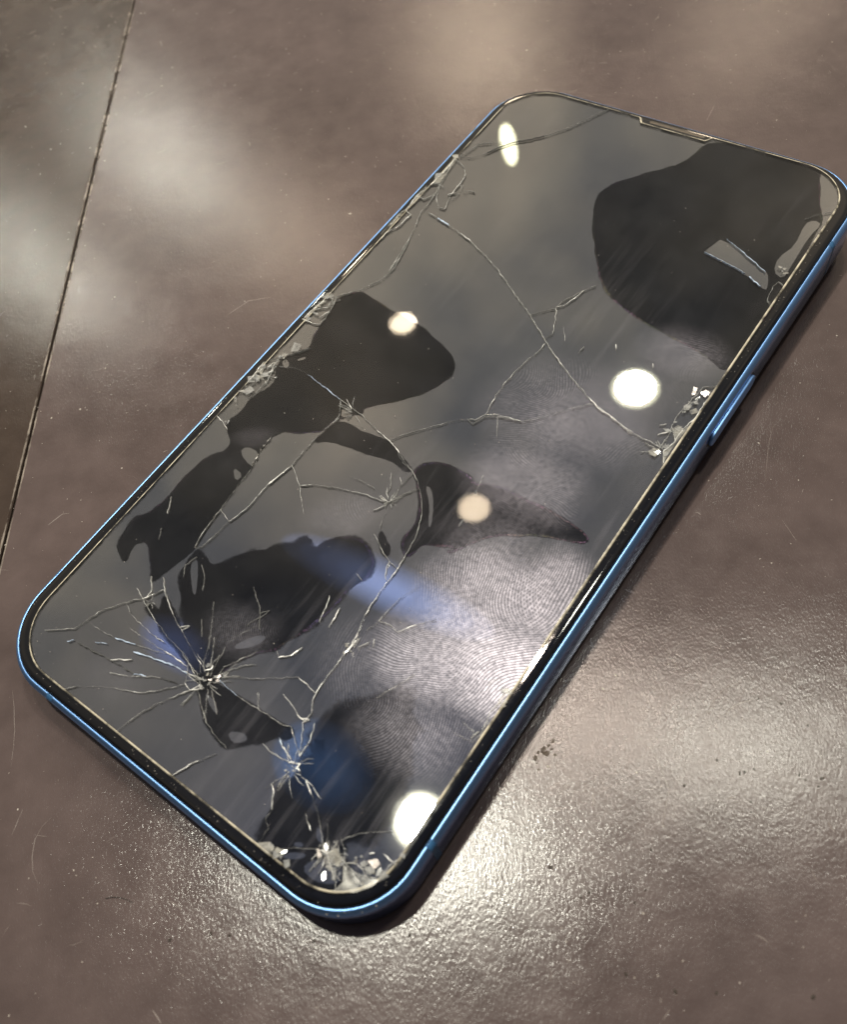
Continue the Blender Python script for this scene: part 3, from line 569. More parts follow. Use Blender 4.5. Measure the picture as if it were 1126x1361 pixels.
def soft_oval(cx, cy, r):  # soft dark oval; a dark reflection put into the colour
    m_, nt, out = new_mat('dark_reflection_layer')
    tc = N(nt, 'ShaderNodeTexCoord')
    d = N(nt, 'ShaderNodeVectorMath'); d.operation = 'SUBTRACT'; nt.links.new(tc.outputs['Object'], d.inputs[0]); d.inputs[1].default_value = (cx * MM, cy * MM, 0.0077)
    l = N(nt, 'ShaderNodeVectorMath'); l.operation = 'LENGTH'; nt.links.new(d.outputs[0], l.inputs[0])
    mr = N(nt, 'ShaderNodeMapRange'); mr.interpolation_type = 'SMOOTHSTEP'; nt.links.new(l.outputs['Value'], mr.inputs[0])
    mr.inputs[1].default_value = r * MM; mr.inputs[2].default_value = r * MM * 0.45; mr.inputs[3].default_value = 0; mr.inputs[4].default_value = 0.85
    pr = principled(nt, None, **{'Base Color': (0.006, 0.007, 0.009, 1), 'Roughness': 0.03, 'Specular IOR Level': 0.25})
    t = N(nt, 'ShaderNodeBsdfTransparent'); mx = N(nt, 'ShaderNodeMixShader')
    nt.links.new(mr.outputs[0], mx.inputs[0]); nt.links.new(t.outputs[0], mx.inputs[1]); nt.links.new(pr.outputs[0], mx.inputs[2])
    nt.links.new(mx.outputs[0], out.inputs['Surface'])
    return m_



def schlick(nt, f0):
    lw = N(nt, 'ShaderNodeLayerWeight'); lw.inputs['Blend'].default_value = 0.5
    f5 = val(nt, 'POWER', lw.outputs['Facing'], 5.0)
    return val(nt, 'ADD', f0, val(nt, 'MULTIPLY', f5, 1 - f0))


def glass_material():
    """clear tempered glass with greasy finger marks on its upper face"""
    m_, nt, out = new_mat('tempered_glass')
    tc = N(nt, 'ShaderNodeTexCoord')
    P = tc.outputs['Object']
    warp = noise_tex(nt, P, 95, 1, 0.5)
    wv = N(nt, 'ShaderNodeVectorMath'); wv.operation = 'MULTIPLY_ADD'
    nt.links.new(warp.outputs['Color'], wv.inputs[0]); wv.inputs[1].default_value = (0.0044, 0.0044, 0.0)
    nt.links.new(P, wv.inputs[2])
    PW = wv.outputs[0]
    total = None; rid = None
    for (cx, cy, rx, ry, rot, dx, dy, st, per) in PRINTS:
        mp = N(nt, 'ShaderNodeMapping'); mp.vector_type = 'TEXTURE'
        mp.inputs['Location'].default_value = (cx * MM + 0.0022, cy * MM + 0.0022, 0)
        mp.inputs['Rotation'].default_value = (0, 0, rot)
        mp.inputs['Scale'].default_value = (rx * MM, ry * MM, 1)
        nt.links.new(PW, mp.inputs['Vector'])
        fl = N(nt, 'ShaderNodeVectorMath'); fl.operation = 'MULTIPLY'
        fl.inputs[1].default_value = (1, 1, 0); nt.links.new(mp.outputs[0], fl.inputs[0])
        ln = N(nt, 'ShaderNodeVectorMath'); ln.operation = 'LENGTH'; nt.links.new(fl.outputs[0], ln.inputs[0])
        mask = N(nt, 'ShaderNodeMapRange'); mask.interpolation_type = 'SMOOTHSTEP'
        nt.links.new(ln.outputs['Value'], mask.inputs[0])
        mask.inputs[1].default_value = 1.0; mask.inputs[2].default_value = 0.25
        mask.inputs[3].default_value = 0.0; mask.inputs[4].default_value = st
        su = N(nt, 'ShaderNodeVectorMath'); su.operation = 'SUBTRACT'
        nt.links.new(fl.outputs[0], su.inputs[0]); su.inputs[1].default_value = (dx, dy, 0)
        l2 = N(nt, 'ShaderNodeVectorMath'); l2.operation = 'LENGTH'; nt.links.new(su.outputs[0], l2.inputs[0])
        s = val(nt, 'SINE', val(nt, 'MULTIPLY', l2.outputs['Value'], 2 * math.pi * rx / per))
        s = val(nt, 'MULTIPLY_ADD', s, 0.5, 0.5)
        s = val(nt, 'MULTIPLY', s, mask.outputs[0])
        total = mask.outputs[0] if total is None else val(nt, 'MAXIMUM', total, mask.outputs[0])
        rid = s if rid is None else val(nt, 'MAXIMUM', rid, s)
    brk = noise_tex(nt, P, 1500, 2, 0.6)
    blot = noise_tex(nt, P, 130, 3, 0.6)
    speck = val(nt, 'MULTIPLY', val(nt, 'SUBTRACT', noise_tex(nt, P, 2600, 1, 0.5).outputs['Fac'], 0.78, clamp=True), 3.0)
    ridge = val(nt, 'MULTIPLY', rid, val(nt, 'MULTIPLY', val(nt, 'SUBTRACT', brk.outputs['Fac'], 0.20, clamp=True), 2.2, clamp=True))
    film = val(nt, 'ADD', val(nt, 'MULTIPLY', ridge, 0.68), val(nt, 'MULTIPLY', total, 0.11))
    film = val(nt, 'MULTIPLY', film, val(nt, 'MULTIPLY_ADD', val(nt, 'SUBTRACT', blot.outputs['Fac'], 0.35, clamp=True), 1.2, 0.5))
    film = val(nt, 'ADD', film, val(nt, 'MULTIPLY', val(nt, 'SUBTRACT', blot.outputs['Fac'], 0.45, clamp=True), 0.03))
    wm = N(nt, 'ShaderNodeMapping'); wm.inputs['Rotation'].default_value = (0, 0, 0.5); wm.inputs['Scale'].default_value = (1, 0.07, 1)
    nt.links.new(P, wm.inputs['Vector'])
    wipe = noise_tex(nt, wm.outputs['Vector'], 700, 3, 0.6)
    wipe = val(nt, 'MULTIPLY', val(nt, 'SUBTRACT', wipe.outputs['Fac'], 0.5, clamp=True), val(nt, 'MULTIPLY', val(nt, 'SUBTRACT', noise_tex(nt, P, 38, 2).outputs['Fac'], 0.42, clamp=True), 4.0))
    film = val(nt, 'ADD', film, val(nt, 'MULTIPLY', wipe, 0.3))
    film = val(nt, 'ADD', film, speck)
    fac = val(nt, 'MULTIPLY', film, FILM, clamp=True)
    tr = N(nt, 'ShaderNodeBsdfTransparent')
    gl = N(nt, 'ShaderNodeBsdfGlossy'); gl.inputs['Roughness'].default_value = 0.015
    wav = noise_tex(nt, P, 70, 1, 0.4)
    nrm = bump(nt, wav.outputs['Fac'], 0.035, 0.0002)
    nt.links.new(nrm, gl.inputs['Normal'])
    m1 = N(nt, 'ShaderNodeMixShader')
    nt.links.new(schlick(nt, 0.042), m1.inputs[0]); nt.links.new(tr.outputs[0], m1.inputs[1]); nt.links.new(gl.outputs[0], m1.inputs[2])
    gr = N(nt, 'ShaderNodeBsdfGlossy'); gr.inputs['Roughness'].default_value = 0.42
    gr.inputs['Color'].default_value = (0.93, 0.88, 1.0, 1)
    m2 = N(nt, 'ShaderNodeMixShader')
    nt.links.new(fac, m2.inputs[0]); nt.links.new(m1.outputs[0], m2.inputs[1]); nt.links.new(gr.outputs[0], m2.inputs[2])
    nt.links.new(m2.outputs[0], out.inputs['Surface'])
    return m_


FILM = 0.16
M_GLASS = glass_material()
M_CLEAR, _nt, _out = new_mat('clear_underside')
_t = N(_nt, 'ShaderNodeBsdfTransparent'); _nt.links.new(_t.outputs[0], _out.inputs['Surface'])


def frosted(name, col, alpha_lo, alpha_hi, rough=0.35, scale=900, thr=(0.35, 0.65)):
    """broken or ground glass: pale, rough, partly clear"""
    m_, nt, out = new_mat(name)
    tc = N(nt, 'ShaderNodeTexCoord')
    a = noise_tex(nt, tc.outputs['Object'], scale, 3, 0.65)
    mr = N(nt, 'ShaderNodeMapRange'); nt.links.new(a.outputs['Fac'], mr.inputs[0])
    mr.inputs[1].default_value, mr.inputs[2].default_value = thr
    mr.inputs[3].default_value, mr.inputs[4].default_value = alpha_lo, alpha_hi
    pr = principled(nt, None, **{'Base Color': (*col, 1), 'Roughness': rough, 'Specular IOR Level': 0.8})
    t = N(nt, 'ShaderNodeBsdfTransparent')
    mx = N(nt, 'ShaderNodeMixShader')
    nt.links.new(mr.outputs[0], mx.inputs[0]); nt.links.new(t.outputs[0], mx.inputs[1]); nt.links.new(pr.outputs[0], mx.inputs[2])
    nt.links.new(mx.outputs[0], out.inputs['Surface'])
    return m_


M_WALL = frosted('fracture_wall', (0.5, 0.48, 0.44), 0.05, 0.25)
M_RIM = frosted('lit_ground_edge', (0.80, 0.72, 0.56), 0.15, 1.0, 0.25, 260, (0.38, 0.56))
M_CHIP = frosted('chipped_glass', (0.50, 0.48, 0.43), 0.06, 0.62, 0.15, 520, (0.36, 0.68))
CRACK_MATS = {
    'f': frosted('faint_crack', (0.9, 0.9, 0.88), 0.10, 0.62, 0.2, 420, (0.38, 0.66)),
    'm': frosted('pale_crack', (0.95, 0.95, 0.92), 0.18, 1.0, 0.18, 420, (0.36, 0.66)),
    'b': frosted('bright_crack', (0.94, 0.93, 0.90), 0.2, 1.0, 0.15, 600, (0.32, 0.6)),
    'u': frosted('blue_glint_crack', (0.62, 0.76, 0.98), 0.2, 1.0, 0.3, 800),  # pale blue base colour stands in for a bluish glint
    'd': frosted('dark_crack', (0.01, 0.01, 0.01), 0.5, 0.9, 0.5, 300),
    'k': frosted('beaded_crack', (0.5, 0.48, 0.44), 0.0, 0.9, 0.25, 1400, (0.48, 0.6)),
}

# ------------------------------------------------------------------ table
SEAM_A = Vector((-158.73, 74.9)); SEAM_B = Vector((-54.42, -58.82))
sd = (SEAM_B - SEAM_A).normalized()
ang = math.atan2(sd.y, sd.x) - math.pi / 2          # local +y of the panels runs along the seam
TABLE = Matrix.Translation(Vector((SEAM_A.x, SEAM_A.y, 0)) * MM) @ Matrix.Rotation(ang, 4, 'Z')
side_right = 1 if (TABLE.inverted() @ Vector((0, 0, 0))).x > 0 else -1

table = empty('tabletop', TABLE)
tag(table, 'brown laminate tabletop of two boards under the phone', 'table', kind='structure')


def panel(x0, x1, y0, y1, top, mat, name):
    c = 0.22; th = 18.0
    zs = ((0, top - th), (0, top - c), (c, top))
    rings = []
    for ins, z in zs:
        rings.append([(x0 + ins, y0 + ins, z), (x1 - ins, y0 + ins, z), (x1 - ins, y1 - ins, z), (x0 + ins, y1 - ins, z)])
    V, F = loft(rings, cap_first=True, cap_last=True)
    o = mesh_obj(name, V, F, mat, table)
    fix_normals(o)
    return o


s_ = side_right
def xr(a, b): return (min(s_ * a, s_ * b), max(s_ * a, s_ * b))
a0, a1 = xr(0.26, 900)
panel(a0, a1, -900, 900, 0.0, M_TABLE, 'table_board')
a0, a1 = xr(-600, -0.22)
panel(a0, a1, -900, 900, -0.12, M_TABLE2, 'table_board')['label'] = 'darker brown board beyond the joint'
a0, a1 = xr(-8, 8)
V, F = loft([[(a0, -900, -17), (a1, -900, -17), (a1, 900, -17), (a0, 900, -17)], [(a0, -900, -0.8), (a1, -900, -0.8), (a1, 900, -0.8), (a0, 900, -0.8)]], cap_first=True, cap_last=True)
V = [(v[0] * 0.03, v[1], v[2]) for v in V]
fix_normals(mesh_obj('joint_filler', V, F, M_CORE, table))

# ------------------------------------------------------------------ phone
phone = empty('phone', BODY)
tag(phone, 'blue smartphone with black front lying on the brown table', 'phone')
PW, PH, PR = 71.5, 146.7, 11.2


def ring(ins, z, w=PW, h=PH, r=PR):
    return [(x, y, z) for x, y in rrect(w - 2 * ins, h - 2 * ins, max(0.5, r - ins))]


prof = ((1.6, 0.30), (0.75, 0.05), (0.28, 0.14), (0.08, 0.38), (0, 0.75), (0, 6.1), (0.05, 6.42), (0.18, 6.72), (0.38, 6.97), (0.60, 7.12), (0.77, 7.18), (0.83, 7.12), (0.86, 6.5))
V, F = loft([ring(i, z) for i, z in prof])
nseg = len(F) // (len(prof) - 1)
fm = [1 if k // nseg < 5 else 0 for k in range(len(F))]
frame = mesh_obj('frame', V, F, [M_BLUE, M_BLUE_SHADED], phone, smooth=True, fmat=fm); fix_normals(frame)

gp = ((0.90, 6.45), (0.93, 7.22), (0.98, 7.36), (1.10, 7.49), (1.30, 7.58), (1.60, 7.63), (2.1, 7.65))
V, F = loft([ring(i, z) for i, z in gp], cap_last=True, cap_first=True)
glass = mesh_obj('front_glass', V, F, M_BLACKGLASS, phone, smooth=True); fix_normals(glass)

V, F = loft([ring(1.5, 0.32), ring(1.0, 0.10), ring(1.4, 0.0)], cap_last=True, cap_first=True)
back = mesh_obj('back_glass', V, F, M_BACK, phone, smooth=False); fix_normals(back)

# raised camera block on the underside near the top, the phone rests on it
cb = [[(18.5 + x, 55 + y, z) for x, y in rrect(28 - 2 * i, 28 - 2 * i, 7 - i, n=6, side=2)] for i, z in ((0, 0.05), (0, -1.4), (0.4, -1.75))]
V, F = loft(cb, cap_first=True, cap_last=True)
cbo = mesh_obj('camera_block', V, F, M_BACK, phone); fix_normals(cbo)
for dx, dy in ((6, 6), (-6, -6)):
    rr_ = [[(18.5 + dx + r * math.cos(k * math.pi / 12), 55 + dy + r * math.sin(k * math.pi / 12), z) for k in range(24)] for r, z in ((6.0, -1.7), (6.0, -2.45), (5.6, -2.55))]
    V, F = loft(rr_, cap_first=True, cap_last=True)
    fix_normals(mesh_obj('camera_lens', V, F, M_RECESS, cbo))


def band(kind, c, half):
    """plastic antenna break across the frame, a hair proud of the metal"""
    pr = [(i, z) for i, z in prof if 0.05 <= z and i < 0.8]
    V = []; n = len(pr)
    for t in (-half, half):
        for i, z in pr:
            d = 0.015
            if kind == 'right': V.append((PW / 2 - i + d, c + t, z + (d if z > 6.9 else 0)))
            elif kind == 'left': V.append((-PW / 2 + i - d, c + t, z + (d if z > 6.9 else 0)))
            elif kind == 'bottom': V.append((c + t, -PH / 2 + i - d, z + (d if z > 6.9 else 0)))
            else: V.append((c + t, PH / 2 - i + d, z + (d if z > 6.9 else 0)))
    F = [(k, k + 1, n + k + 1, n + k) for k in range(n - 1)]
    o = mesh_obj('antenna_band', V, F, M_BAND, frame, smooth=True)
    fix_normals(o)
    return o


band('right', BANDS[0], 0.55); band('right', BANDS[1], 0.55); band('bottom', BANDS[2], 0.55); band('left', BANDS[1], 0.55); band('left', BANDS[0], 0.55)


def stadium(y0, y1, z0, z1, n=8):
    r = (z1 - z0) / 2; zc = (z0 + z1) / 2; pts = []
    for k in range(n + 1):
        a = -math.pi / 2 + math.pi * k / n
        pts.append((y1 - r + r * math.cos(a), zc + r * math.sin(a)))
    for k in range(n + 1):
        a = math.pi / 2 + math.pi * k / n
        pts.append((y0 + r + r * math.cos(a), zc + r * math.sin(a)))
    return pts


by0, by1 = BUTTON
X = PW / 2
V, F = loft([[(X - 0.3, y, z) for y, z in stadium(by0 - 0.45, by1 + 0.45, 2.15, 5.35)], [(X + 0.012, y, z) for y, z in stadium(by0 - 0.45, by1 + 0.45, 2.15, 5.35)]], cap_first=True, cap_last=True)
rec = mesh_obj('button_recess_shade', V, F, M_RECESS, frame); fix_normals(rec)  # black plate on the frame; recess shade put into its colour
V, F = loft([[(X - 0.3 + dx, y, z) for y, z in stadium(by0 + i, by1 - i, 2.4 + i, 5.1 - i)] for dx, i in ((0, 0), (0.62, 0), (0.72, 0.06), (0.79, 0.18), (0.81, 0.34))], cap_first=True, cap_last=True)
btn = mesh_obj('side_button', V, F, M_BLUE, phone, smooth=True); fix_normals(btn)

# earpiece slot in the glass at the top
V, F = loft([[(x, y + 71.1, z) for x, y in rrect(11.0 - 2 * i, 0.62 - 2 * i, 0.30 - i, n=5, side=3)] for i, z in ((0, 7.55), (0, 7.68), (0.08, 7.70))], cap_first=True, cap_last=True)
ear = mesh_obj('earpiece_grille', V, F, M_GRILLE, phone); fix_normals(ear)

# ------------------------------------------------------------------ screen protector
prot = empty('screen_protector', BODY)
tag(prot, 'cracked tempered glass screen protector with dark blotches stuck on the phone', 'screen protector')
SW, SH, SR = SIZE
SCX, SCY, SROT = OFFS


def place(pts):
    c, s = math.cos(SROT), math.sin(SROT)
    return [(x * c - y * s, x * s + y * c) for x, y in pts]


def outline(ins):
    base = rrect(SW - 2 * ins, SH - 2 * ins, SR - ins, SCX, SCY, n=14, side=12)
    top = SCY + SH / 2 - ins
    out = []
    done = False
    for x, y in base:
        if abs(y - top) < 1e-6 and abs(x) < 7.8:
            if not done:
                d = 1.35
                for k in range(6):
                    a = math.radians(90 * k / 5)
                    out.append((7.35 + ins - 0.0 - 0.6 * math.sin(a) if k else 7.35 + ins, top - 0.6 * (1 - math.cos(a))) if k < 3 else (6.9 + ins - 0.75 * math.sin(math.radians(90 * (k - 2) / 3)) + 0.0, top - 0.35 - (d - 0.35) * math.sin(math.radians(90 * (k - 2) / 3))))
                L = out[-6:]
                for q in reversed(L):
                    out.append((-q[0], q[1]))
                done = True
            continue
        out.append((x, y))
    return place(out)


V, F = [], []
ol = outline(0.3)
V = [(x, y, 7.672) for x, y in ol]
lay = mesh_obj('air_gap_layer', V, [tuple(range(len(V)))], M_DRY, prot)


def smooth_closed(pts, it=2):
    for _ in range(it):
        q = []
        n = len(pts)
        for i in range(n):
            a, b = pts[i], pts[(i + 1) % n]
            q.append((a[0] * .75 + b[0] * .25, a[1] * .75 + b[1] * .25))
            q.append((a[0] * .25 + b[0] * .75, a[1] * .25 + b[1] * .75))
        pts = q
    return pts


def fill_poly(pts, z):
    vs, es, fs, ov, oe, of = delaunay_2d_cdt([Vector(p_) for p_ in pts], [], [list(range(len(pts)))], 1, 1e-5)
    return [(v.x, v.y, z) for v in vs], [tuple(f) for f in fs]


def wobble(pts, amp, freq, seed):
    out = []
    for x, y in pts:
        n = noise.noise_vector(Vector((x * freq, y * freq, seed)))
        out.append((x + n.x * amp, y + n.y * amp))
    return out


def signed_area(p_):
    return sum(p_[i][0] * p_[(i + 1) % len(p_)][1] - p_[(i + 1) % len(p_)][0] * p_[i][1] for i in range(len(p_))) / 2


def strip(pts, z, w, back=0.2):
    """narrow band along a closed outline"""
    n = len(pts); V = []; F = []
    sg = 1 if signed_area(pts) > 0 else -1
    for i in range(n):
        a, b = pts[i - 1], pts[(i + 1) % n]
        t = Vector((b[0] - a[0], b[1] - a[1]))
        t = t.normalized() if t.length > 1e-9 else Vector((1, 0))
        nx, ny = t.y * sg, -t.x * sg
        ww = w * (0.5 + noise.noise(Vector((pts[i][0] * .35, pts[i][1] * .35, 3.1))) * 0.9 + 0.2)
        ww = max(0.05, ww)
        V.append((pts[i][0] - nx * ww * back, pts[i][1] - ny * ww * back, z)); V.append((pts[i][0] + nx * ww, pts[i][1] + ny * ww, z))
    for i in range(n):
        k = (i + 1) % n
        F.append((2 * i, 2 * i + 1, 2 * k + 1, 2 * k))
    return V, F


FEATHER = (0.6, 0.7, 0.7, 1.3, 0.8, 3.2, 0.8, 0.6, 0.5)
for i, (k, pts) in enumerate(WET):
    q = wobble(smooth_closed(pts, 2), 0.10, 1.3, i)
    if k == 'h':
        hx = sum(a_[0] for a_ in q) / len(q); hy = sum(a_[1] for a_ in q) / len(q)
        M_DARK_REFLECTION = soft_oval(hx, hy, 1.05 * min(math.hypot(a_[0] - hx, a_[1] - hy) for a_ in q))
    zw = 7.684 + 0.0006 * i
    V, F = fill_poly(q, zw)
    ci = 1.35 if i in (0, 2, 6) else 0.95
    con = [ci] * len(V)
    if k == 'w':
        sv, sf = strip(q, zw, FEATHER[i], 0.0)
        b0 = len(V)
        V = V + sv; F = F + [tuple(b0 + j for j in f_) for f_ in sf]
        con += [ci if j % 2 == 0 else -0.2 for j in range(len(sv))]
    wp = mesh_obj('wet_patch', V, F, M_WET if k == 'w' else M_DARK_REFLECTION, prot)
    at_ = wp.data.attributes.new('contact', 'FLOAT', 'POINT')
    at_.data.foreach_set('value', con)
    if i in (0, 1, 3, 6):
        V, F = strip(q, 7.690 + 0.0004 * i, 0.32)
        mesh_obj('rainbow_fringe', V, F, M_FRINGE, wp)
for i, pts in enumerate(ISLANDS):
    q = wobble(smooth_closed(pts, 1), 0.06, 1.6, 50 + i)
    V, F = fill_poly(q, 7.697 + 0.0003 * i)
    mesh_obj('air_bubble', V, F, M_DRY, prot)

# cracks: snap loose ends to the nearest other crack or to the rim so the glass falls apart into shards
rim_in = outline(0.28)
polys = [list(c[2]) for c in CRACKS]


def nearest(p_, poly, closed=False):
    best = (1e9, None)
    n = len(poly)
    for i in range(n if closed else n - 1):
        a = Vector(poly[i]); b = Vector(poly[(i + 1) % n]); d = b - a
        L = d.length_squared
        t = 0 if L < 1e-12 else max(0, min(1, (Vector(p_) - a).dot(d) / L))
        q = a + d * t
        e_ = (Vector(p_) - q).length
        if e_ < best[0]: best = (e_, (q.x, q.y))
    return best


for i, pl in enumerate(polys):
    if CRACKS[i][0] in 'dk': continue
    for end in (0, -1):
        c = nearest(pl[end], rim_in, True)
        best = c if c[0] < 1.5 else (0.9, None)
        for j, other in enumerate(polys):
            if j == i: continue
            c = nearest(pl[end], other)
            if c[0] < best[0]: best = c
        if best[1]:
            pl[end] = best[1]


def inside(p_, poly):
    x, y = p_; r = False; n = len(poly)
    for i in range(n):
        x1, y1 = poly[i]; x2, y2 = poly[(i + 1) % n]
        if (y1 > y) != (y2 > y) and x < (x2 - x1) * (y - y1) / (y2 - y1) + x1: r = not r
    return r


cv = [Vector(q) for q in rim_in]; ce = [(i, (i + 1) % len(rim_in)) for i in range(len(rim_in))]
for i, pl in enumerate(polys):
    if CRACKS[i][0] in 'dk': continue
    b0 = len(cv)
    for q in pl: cv.append(Vector(q))
    ce += [(b0 + k, b0 + k + 1) for k in range(len(pl) - 1)]
vs, es, fs, ov, oe, of = delaunay_2d_cdt(cv, ce, [], 0, 1e-3)
cons = set()
for e_, src in zip(es, oe):
    if len(src): cons.add((min(e_), max(e_)))
adj = {}
for fi, f in enumerate(fs):
    for k in range(3):
        a, b = f[k], f[(k + 1) % 3]
        adj.setdefault((min(a, b), max(a, b)), []).append(fi)
comp = [-1] * len(fs); regions = []
for fi in range(len(fs)):
    if comp[fi] >= 0: continue
    cen = sum((vs[v] for v in fs[fi]), Vector((0, 0))) / 3
    if not inside(cen, rim_in):
        comp[fi] = 10 ** 6; continue
    st = [fi]; comp[fi] = len(regions); reg = []
    while st:
        t = st.pop(); reg.append(t)
        for k in range(3):
            a, b = fs[t][k], fs[t][(k + 1) % 3]
            kk = (min(a, b), max(a, b))
            if kk in cons: continue
            for o_ in adj[kk]:
                if comp[o_] < 0:
                    comp[o_] = comp[fi]; st.append(o_)
    regions.append(reg)

ZTOP, ZBOT = 8.02, 7.72
rs = random.Random(3)


def area_of(reg):
    return sum(abs((vs[fs[t][1]] - vs[fs[t][0]]).cross(vs[fs[t][2]] - vs[fs[t][0]])) / 2 for t in reg)


n_shard = 0
for reg in regions:
    A = area_of(reg)
    if A < 0.15: continue
    used = sorted({v for t in reg for v in fs[t]})
    ec = {}
    for t in reg:
        f = fs[t]
        for k in range(3):
            a, b = f[k], f[(k + 1) % 3]
            ec.setdefault((min(a, b), max(a, b)), []).append((a, b))
    bnd = [v[0] for v in ec.values() if len(v) == 1]
    off = {}
    for a, b in bnd:
        d = (vs[b] - vs[a])
        if d.length < 1e-9: continue
        nrm = Vector((-d.y, d.x)).normalized()
        # triangles are counter-clockwise, so the left side is inside
        off[a] = off.get(a, Vector((0, 0))) + nrm
        off[b] = off.get(b, Vector((0, 0))) + nrm
    cx = sum(vs[v].x for v in used) / len(used); cy = sum(vs[v].y for v in used) / len(used)
    size = max(2.0, math.sqrt(A))
    ti = min(math.radians(1.3), 0.042 / size)
    tx, ty = rs.uniform(-ti, ti), rs.uniform(-ti, ti)
    dz = rs.uniform(-0.012, 0.012)
    idx = {}; V = []
    for v in used:
        q = vs[v].copy()
        if v in off and off[v].length > 1e-9:
            q += off[v].normalized() * 0.012
        idx[v] = len(V)
        V.append((q.x, q.y, ZTOP + dz + tx * (q.x - cx) + ty * (q.y - cy)))
    n0 = len(V)
    V += [(v[0], v[1], ZBOT) for v in V[:n0]]
    F = []; fm = []
    for t in reg:
        f = [idx[v] for v in fs[t]]
        F.append(tuple(f)); fm.append(0)
        F.append(tuple(n0 + v for v in reversed(f))); fm.append(2)
    for a, b in bnd:
        F.append((idx[b], idx[a], n0 + idx[a], n0 + idx[b])); fm.append(1)
    mesh_obj('glass_shard', V, F, [M_GLASS, M_WALL, M_CLEAR], prot, fmat=fm)
    n_shard += 1
print('shards', n_shard)

# rounded, ground edge of the protector; light it catches is put into the colour
rings = []
for ins, z in ((0.27, 8.03), (0.19, 8.02), (0.10, 7.97), (0.03, 7.89), (0.0, 7.80), (0.0, 7.70)):
    rings.append([(x, y, z) for x, y in outline(ins)])
V, F = loft(rings)
rim = mesh_obj('polished_edge', V, F, M_RIM, prot, smooth=True); fix_normals(rim)


def resample(pts, step):
    out = [Vector(pts[0])]
    for i in range(len(pts) - 1):
        a, b = Vector(pts[i]), Vector(pts[i + 1]); L = (b - a).length
        n = max(1, int(L / step))
        for k in range(1, n + 1): out.append(a.lerp(b, k / n))
    return out


def crack_mesh(pts, w, seed, slant):
    q = resample(pts, 0.28); n = len(q); V = []; F = []
    for i in range(n):
        a = q[max(0, i - 1)]; b = q[min(n - 1, i + 1)]
        t = (b - a); t = t.normalized() if t.length > 1e-9 else Vector((1, 0))
        nx = Vector((t.y, -t.x))
        jt = noise.noise(Vector((q[i].x * 1.1, q[i].y * 1.1, seed))) * 0.16 + noise.noise(Vector((q[i].x * 3.1, q[i].y * 3.1, seed + 4))) * 0.07
        ww = w * (0.30 + 1.05 * abs(noise.noise(Vector((q[i].x * 0.9, q[i].y * 0.9, seed + 9)))) + 0.25 * rs.random())
        ww *= 0.45 + 0.55 * min(1, min(i, n - 1 - i) / 2.0 + 0.15)
        c = q[i] + nx * jt if 0 < i < n - 1 else q[i]
        l = c - nx * ww / 2; r = c + nx * ww / 2
        low = c + nx * (0.05 * slant)
        V += [(l.x, l.y, 8.06 + 0.008 * rs.random()), (c.x, c.y, 8.066 + 0.012 * rs.random()), (r.x, r.y, 8.06 + 0.008 * rs.random()), (low.x, low.y, 7.74)]
    for i in range(n - 1):
        a, b = 4 * i, 4 * i + 4
        F += [(a, a + 1, b + 1, b), (a + 1, a + 2, b + 2, b + 1), (a + 2, a + 3, b + 3, b + 2), (a + 3, a, b, b + 3)]
    return V, F


for i, (k, w, _) in enumerate(CRACKS):
    V, F = crack_mesh(polys[i], w * (0.60 if w < 0.15 else 0.74), i * 1.7, rs.uniform(-1, 1))
    o = mesh_obj('crack', V, F, CRACK_MATS[k], prot)
    if k == 'd': o['label'] = 'dark crack'
    elif k == 'u': o['label'] = 'crack with a bluish glint in its colour'
# splinters raying out of the points of impact
for cx, cy, cnt, rmin, rmax in IMPACTS:
    for k in range(cnt):
        a = rs.uniform(0, 2 * math.pi); r0 = rs.uniform(0.1, rmin); r1 = r0 + rs.uniform(0.4, rmax) * rs.random() ** 0.6
        p0 = (cx + r0 * math.cos(a), cy + r0 * math.sin(a)); a2 = a + rs.uniform(-0.25, 0.25)
        pm = (cx + (r0 + r1) / 2 * math.cos((a + a2) / 2), cy + (r0 + r1) / 2 * math.sin((a + a2) / 2))
        p1 = (cx + r1 * math.cos(a2), cy + r1 * math.sin(a2))
        if not all(inside(q, rim_in) for q in (p0, pm, p1)): continue
        V, F = crack_mesh([p0, pm, p1], rs.choice((0.05, 0.07, 0.1)), k * 3.3 + cx, rs.uniform(-1, 1))
        mesh_obj('splinter', V, F, CRACK_MATS[rs.choice('ffffmmb')], prot)
for i, pts in enumerate(CHIPS):
    q = wobble(pts, 0.08, 1.4, 80 + i)
    n = len(q)
    vt, ft = fill_poly(q, 8.05)
    ring0 = [(x, y, 8.05) for x, y in q]; ring1 = [(x, y, 7.75) for x, y in q]
    b0 = len(vt)
    V = vt + ring0 + ring1
    F = list(ft) + [(b0 + k, b0 + (k + 1) % n, b0 + n + (k + 1) % n, b0 + n + k) for k in range(n)]
    o = mesh_obj('glass_chip', V, F, M_CHIP, prot); fix_normals(o)
    o['label'] = 'beige crushed glass chip'

